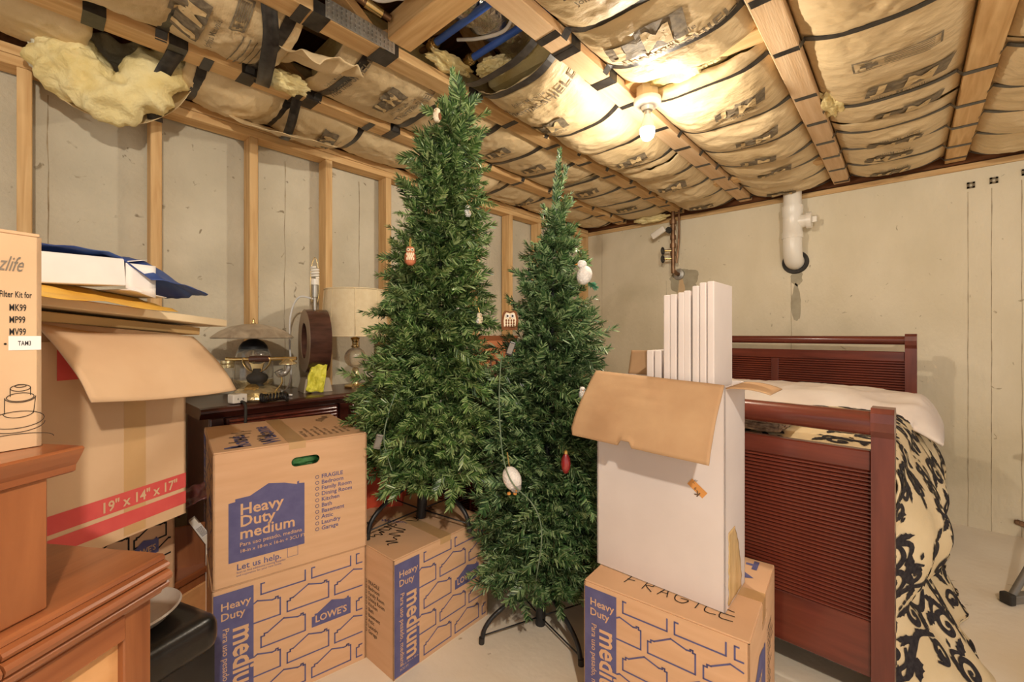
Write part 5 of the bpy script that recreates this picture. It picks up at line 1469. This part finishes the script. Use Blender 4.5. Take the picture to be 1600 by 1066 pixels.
def xmas_tree(label, base, tip, tab, m, seed, legs, nbr, skew=None):
    """tab: (height above base, radius)"""
    base = Vector(base); tip = Vector(tip)
    H = (tip - base).length
    t = thing('christmas_tree', label, 'christmas tree', base, 0, 'slim artificial christmas trees')
    d = (tip - base).normalized(); q = Vector((0, 0, 1)).rotation_difference(d); t.rotation_mode = 'QUATERNION'; t.rotation_quaternion = q
    rn = random.Random(seed)
    obj('trunk', tube(BM(), [(0, 0, .0), (0, 0, .30), (0, 0, H - .36), (0, 0, H - .16)], [.0165, .0165, .009, .003], 12), 'black_metal', t, smooth=True, angle=50)
    obj('trunk_sleeve', tube(BM(), [(0, 0, .0), (0, 0, .20)], .020, 14), 'black_metal', t, smooth=True, angle=50)
    qi = q.inverted().to_matrix()
    for a in legs:
        c, s = math.cos(a), math.sin(a); rr_ = .25
        P_ = [(0.012 * c, .012 * s, .165), (.10 * c, .10 * s, .135), (.19 * c, .19 * s, .095), (.235 * c, .235 * s, .055), (rr_ * c, rr_ * s, .0)]
        lg_ = obj('stand_leg', tube(BM(), smooth_pts([qi @ Vector(p) for p in P_], 5), .0085, 10), 'black_metal', t, smooth=True, angle=60)
        obj('brace', tube(BM(), [qi @ Vector((.012 * c, .012 * s, .03)), qi @ Vector((rr_ * .97 * c, rr_ * .97 * s, .028))], .0028, 6), 'black_metal', lg_, smooth=True)
        obj('foot_cap', tube(BM(), [qi @ Vector((rr_ * c, rr_ * s, .0)), qi @ Vector((rr_ * c * 1.01, rr_ * s * 1.01, -.0))] if False else [qi @ Vector((rr_ * c * .995, rr_ * s * .995, .022)), qi @ Vector((rr_ * c, rr_ * s, .0))], .0105, 10), 'rubber', lg_, smooth=True, angle=50)
    meshes = {}
    for ln in (.30, .22, .15, .095):
        meshes[ln] = [branch_mesh(ln, {.30: 7, .22: 6, .15: 4, .095: 3}[ln], {.30: .125, .22: .112, .15: .098, .095: .082}[ln], .039, seed * 100 + int(ln * 1000) + v, m) for v in range(4)]
    zb = tab[0][0]; zt = tab[-1][0]
    # heights so that the density per area stays even
    N = 400; zs = [zb + (zt - zb) * i / N for i in range(N + 1)]; wts = [max(tree_shape(tab, z), .05) + .04 for z in zs]
    cum = [0]
    for w_ in wts: cum.append(cum[-1] + w_)
    for k in range(nbr):
        tgt = cum[-1] * (k + .5) / nbr; i = 0
        while cum[i + 1] < tgt: i += 1
        z = zs[min(i, N)]; f = (z - zb) / (zt - zb); r_ = tree_shape(tab, z)
        a = k * 2.399963 + rn.uniform(-.25, .25)
        r_ *= rn.uniform(.68, 1.02)
        if f > .97: continue
        if k % 5 == 4: r_ *= .62
        if skew: r_ *= 1 + skew * noise.noise(Vector((math.cos(a) * 1.5, math.sin(a) * 1.5, z * 4 + seed)))
        el = -.25 + .65 * f + rn.uniform(-.18, .18)
        if f > .9: el += (f - .9) * 7
        L_ = r_ / max(math.cos(el), .45)
        key = min(meshes, key=lambda q_: abs(q_ - L_)); me = rn.choice(meshes[key]); s = L_ / key
        o = link('branch', me, None, t)
        o.location = (0, 0, z - math.tan(el) * r_ * .6 if f < .9 else z - .03); o.rotation_euler = (rn.uniform(-.8, .8), -el, a); o.scale = (s, min(max(s, .8), 1.15), min(max(s, .8), 1.15))
    # leader at the top
    V = []; Fc = []
    needles(V, Fc, Vector((0, 0, H - .20)), Vector((0, 0, 1)), .20, 110, .026, rn); needles(V, Fc, Vector((0, 0, H - .36)), Vector((0, 0, 1)), .22, 130, .036, rn)
    for k_ in range(4): needles(V, Fc, Vector((0, 0, H - .22 - .05 * k_)), Vector((math.cos(k_ * 2.4 + 1), math.sin(k_ * 2.4 + 1), .9)), .075, 36, .032, rn); needles(V, Fc, Vector((0, 0, H - .20)), Vector((.25, .12, 1)), .13, 40, .028, rn)
    ld = raw('leader', V, Fc, m, t)
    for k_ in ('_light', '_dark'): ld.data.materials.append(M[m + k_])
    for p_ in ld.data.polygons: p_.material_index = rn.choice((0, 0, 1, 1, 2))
    return t, q


T1B, T1T = W(-.372, 1.775, .403), W(-.290+.075, 1.620, 2.13)
ang1 = [R(a) for a in (222, 312, 42, 132)]
tab1 = [(.21, .20), (.25, .29), (.34, .31), (.48, .29), (.60, .258), (.72, .208), (.85, .205), (1.05, .195), (1.21, .155), (1.40, .125), (1.52, .105), (1.62, .06)]
t1, q1 = xmas_tree('tall slim green christmas tree standing on a printed moving box', T1B, T1T, tab1, 'needle', 3, [R(x) + R(42) for x in (232, 328, 52, 142)], 285, .25)
T2B, T2T = W(.112, 1.72, .0), W(.186, 1.73, 1.875)
tab2 = [(.17, .17), (.22, .25), (.36, .285), (.55, .275), (.75, .255), (.95, .222), (1.05, .20), (1.20, .165), (1.35, .115), (1.46, .095), (1.55, .075), (1.66, .05)]
t2, q2 = xmas_tree('shorter slim green christmas tree standing on the floor beside the white box', T2B, T2T, tab2, 'needle2', 5, [R(x) + R(42) for x in (206, 301, 26, 116)], 285, .25)


# ------------------------------------------------------------------ ornaments
def face_cam(p):
    return math.atan2(p.y - CAMY, p.x - CAMX) + PI / 2 + PI


def owl(lab, px, py, Dd, s, body, wing, belly, yaw=0, tuft=True, string=True, group='owl ornaments on the trees'):
    p = PD(px, py, Dd); rz = math.atan2(CAMY - p.y, CAMX - p.x) + PI / 2 + R(yaw)
    t = thing('owl_ornament', lab, 'ornament', p - Vector((0, 0, s)), rz, group)   # local -y faces the photographer
    obj('body', lathe(BM(), [(0, 0), (.30 * s, .02 * s), (.50 * s, .28 * s), (.56 * s, .70 * s), (.50 * s, 1.10 * s), (.42 * s, 1.30 * s), (.46 * s, 1.52 * s), (.44 * s, 1.75 * s), (.30 * s, 1.95 * s), (0, 2.0 * s)], 20), body, t, smooth=True)
    for sg in (-1, 1):
        obj('wing', ball(BM(), (sg * .50 * s, .04 * s, .72 * s), (.14 * s, .34 * s, .55 * s), 14, 10), wing, t, smooth=True)
        e_ = obj('eye', lathe(BM(), [(0, 0), (.19 * s, 0), (.18 * s, .05 * s), (0, .07 * s)], 18, mt=Matrix.Translation((sg * .19 * s, -.40 * s, 1.58 * s)) @ Matrix.Rotation(R(90), 4, 'X') @ Matrix.Rotation(R(sg * 14), 4, 'Y')), belly, t, smooth=True)
        obj('pupil', ball(BM(), (sg * .20 * s, -.47 * s, 1.58 * s), .075 * s, 10, 8), 'eye_black', e_, smooth=True)
        if tuft: obj('ear_tuft', lathe(BM(), [(.11 * s, 0), (.06 * s, .12 * s), (0, .24 * s)], 8, mt=Matrix.Translation((sg * .27 * s, 0, 1.80 * s)) @ Matrix.Rotation(R(sg * 20), 4, 'Y')), wing, t, smooth=True)
    obj('beak', lathe(BM(), [(.08 * s, 0), (.05 * s, .09 * s), (0, .17 * s)], 8, mt=Matrix.Translation((0, -.42 * s, 1.46 * s)) @ Matrix.Rotation(R(140), 4, 'X')), 'orange_beak', t, smooth=True)
    for r_ in range(3):
        for c in range(4 - r_ % 2):
            x = (c - (1.5 if r_ % 2 == 0 else 1)) * .21 * s
            obj('belly_feather', ball(BM(), (x, -math.sqrt(max((.54 * s) ** 2 - x * x, .0001)), (1.12 - r_ * .24) * s), (.10 * s, .05 * s, .17 * s), 8, 6), belly, t, smooth=True)
    if string: obj('hanging_string', tube(BM(), smooth_pts([(-.05 * s, 0, 1.98 * s), (-.08 * s, .1 * s, 2.5 * s), (0, .3 * s, 3.0 * s), (.06 * s, .1 * s, 2.5 * s), (.05 * s, 0, 1.98 * s)], 4), .0012, 5), 'gold', t, smooth=True)
    return t


owl('terracotta and cream owl ornament on the front of the tall tree', 641, 400, 1.43, .031, 'terracotta', 'brown_felt', 'cream')
owl('brown and white owl ornament near the tip of the tall tree', 683, 180, 1.48, .023, 'cream', 'brown_felt', 'cream', yaw=-40)
owl('white owl ornament on the far edge of the tall tree, upper half', 731, 330, 1.60, .022, 'plush_white', 'plush_white', 'cream', yaw=60)
owl('cream feathered owl ornament half hidden at the side of the tall tree', 749, 498, 1.64, .022, 'cream', 'plush_white', 'cream', yaw=50)
owl('fluffy white and grey owl ornament on the shorter tree beside the flap', 910, 614, 1.50, .021, 'plush_white', 'plush_grey', 'plush_white', yaw=15, string=False)
# flat plaque owl
p = PD(797, 501, 1.55); t = thing('owl_plaque', 'flat brown and white owl plaque hanging on the shorter tree', 'ornament', p, math.atan2(CAMY - p.y, CAMX - p.x) + PI / 2, 'owl ornaments on the trees')
out = [(-.030, -.034), (.026, -.034), (.030, .0), (.024, .030), (.016, .036), (0, .031), (-.018, .036), (-.026, .026), (-.032, -.004)]
obj('plaque', prism(BM(), out, -.003, .003, 'y'), 'brown_felt', t)
obj('face', prism(BM(), [(a * .72, b * .72 + .003) for a, b in out], -.0045, -.003, 'y'), 'cream', t)
for sg in (-1, 1):
    e_ = obj('eye', lathe(BM(), [(0, 0), (.0085, 0), (.0075, .003), (0, .0035)], 16, mt=Matrix.Translation((sg * .009, -.0045, .016)) @ Matrix.Rotation(PI / 2, 4, 'X')), 'white_paper', t, smooth=True)
    obj('pupil', ball(BM(), (sg * .009, -.008, .016), .004, 8, 6), 'eye_black', e_, smooth=True)
for r_ in range(3):
    for c in range(4): obj('belly_feather', ball(BM(), ((c - 1.5) * .009, -.005, .000 - r_ * .010), (.0035, .0015, .005), 6, 5), 'brown_felt', t, smooth=True)
obj('beak', lathe(BM(), [(.003, 0), (0, .006)], 6, mt=Matrix.Translation((0, -.006, .010)) @ Matrix.Rotation(R(160), 4, 'X')), 'orange_beak', t)
# plump white bird with green feather tail
p = PD(913, 428, 1.60); t = thing('bird_ornament', 'plump white bird ornament with green feather tail on the shorter tree', 'ornament', p, R(42.3))
obj('body', ball(BM(), (0, 0, -.006), (.028, .030, .036), 18, 14, Matrix.Rotation(R(15), 4, 'Y')), 'plush_white', t, smooth=True)
obj('head', ball(BM(), (-.010, -.004, .034), (.018, .018, .016), 14, 10), 'plush_white', t, smooth=True)
obj('beak', lathe(BM(), [(.004, 0), (0, .012)], 8, mt=Matrix.Translation((-.026, -.008, .034)) @ Matrix.Rotation(R(-100), 4, 'Y')), 'orange_beak', t)
V = []; Fc = []; rn = random.Random(3)
needles(V, Fc, Vector((.012, 0, -.028)), Vector((.7, 0, -.55)), .035, 60, .028, rn); raw('tail', V, Fc, 'feather', t)
# white plush mouse-like bird hanging in front
p = PD(800, 748, 1.445); t = thing('plush_bird', 'white plush bird ornament hanging by a gold cord low on the shorter tree', 'ornament', p, R(42.3))
obj('body', ball(BM(), (0, 0, 0), (.030, .028, .042), 20, 16, Matrix.Rotation(R(-22), 4, 'Y')), 'plush_white', t, smooth=True)
obj('head', ball(BM(), (.012, -.006, -.026), (.020, .019, .019), 14, 10), 'plush_grey', t, smooth=True)
for sg in (-1, 1): obj('foot', ball(BM(), (sg * .010, -.010, -.046), (.007, .010, .005), 8, 6), 'orange_beak', t, smooth=True)
obj('beak', lathe(BM(), [(.004, 0), (0, .012)], 8, mt=Matrix.Translation((.014, -.022, -.032)) @ Matrix.Rotation(R(100), 4, 'X')), 'orange_beak', t)
obj('hanging_cord', tube(BM(), [(-.008, 0, .036), (-.016, .01, .085)], .0018, 6), 'gold', t)
# red glass drop, hook, clips
p = PD(884, 724, 1.46); t = thing('glass_ornament', 'dark red glass drop ornament on the shorter tree', 'ornament', p, 0)
obj('drop', lathe(BM(), [(0, -.036), (.008, -.032), (.015, -.016), (.017, .0), (.014, .018), (.007, .030), (.006, .034), (0, .034)], 22), 'red_glass', t, smooth=True)
obj('cap', lathe(BM(), [(.007, .032), (.0075, .040), (.003, .043), (0, .048)], 14), 'gold', t, smooth=True, angle=40)
p = PD(741, 382, 1.68); t = tag(tubeobj('ornament_hook', [p + Vector((-.012, 0, .03)), p + Vector((.004, 0, .012)), p + Vector((.012, 0, -.006)), p + Vector((.004, 0, -.012)), p + Vector((-.012, 0, -.006))], .0018, 'black_metal', k=6), 'bent dark wire hook on the outer edge of the tall tree', 'hook')
for px, py, Dd, lab, rot in ((798, 545, 1.46, 'dark grey battery pack clipped on the shorter tree below the plaque', R(20)), (591, 690, 1.42, 'grey battery pack on the low outer twigs of the tall tree', R(15))):
    p = PD(px, py, Dd); t = thing('battery_pack', lab, 'battery pack', p, math.atan2(CAMY - p.y, CAMX - p.x) + PI / 2, 'battery packs for the tree lights')
    bx('pack_case', (0, 0, 0), (.022, .014, .048), 'grey_metal' if px < 700 else 'black_plastic', t, .003, rot=Matrix.Rotation(rot, 3, 'Y'), seg=2); bx('battery_lid', (0, -.008, 0), (.018, .004, .036), 'grey_metal', t, .001, rot=Matrix.Rotation(rot, 3, 'Y'))
    obj('clip', tube(BM(), [(.006, 0, -.02), (.01, .0, -.045)], .002, 6), 'light_string', t)
pts = [PD(*a) for a in ((783, 560, 1.60), (780, 620, 1.52), (783, 690, 1.47), (790, 730, 1.43), (803, 758, 1.41), (830, 785, 1.42), (844, 815, 1.42), (846, 850, 1.43), (840, 890, 1.45), (836, 918, 1.49))]
tag(tubeobj('fairy_light_lead', pts, .0022, 'cord_green', k=8), 'pale green light cord hanging down the front of the shorter tree', 'cord')
pts = [PD(*a) for a in ((618, 615, 1.48), (606, 650, 1.45), (600, 690, 1.44), (612, 735, 1.47))]
tag(tubeobj('fairy_light_lead', pts, .002, 'cord_green', k=8), 'short pale green light cord on the lower left of the tall tree', 'cord')
# strings of small lights wound round the trees
for t_, tab, H, lab, sd in ((t1, tab1, 1.72, 'string of tiny lights wound round the tall tree', 1), (t2, tab2, 1.87, 'string of tiny lights wound round the shorter tree', 2)):
    pts = []
    for k in range(150):
        f = k / 149; z = tab[0][0] + .05 + (tab[-1][0] - tab[0][0] - .08) * f; a = f * 2 * PI * 9; r_ = tree_shape(tab, z) * (.72 + .12 * math.sin(k * 1.9))
        pts.append(Vector((r_ * math.cos(a), r_ * math.sin(a), z + .02 * math.sin(k * 2.3))))
    ls = bpy.data.objects.new('light_string', None); COL.objects.link(ls); ls.location = t_.location; ls.rotation_mode = 'QUATERNION'; ls.rotation_quaternion = t_.rotation_quaternion
    tag(ls, lab, 'string lights')
    obj('wire', tube(BM(), smooth_pts(pts, 4), .0013, 5), 'light_string', ls, smooth=True)
    lb_ = None
    for k in range(0, 150, 2):
        if lb_ is None:
            o = obj('light', lathe(BM(), [(0, -.006), (.0035, -.005), (.0035, .004), (0, .009)], 7), 'glass_ball', ls, pts[k]); lb_ = o.data
        else: link('light', lb_, None, ls, pts[k], (k * .7, k * .3, 0))
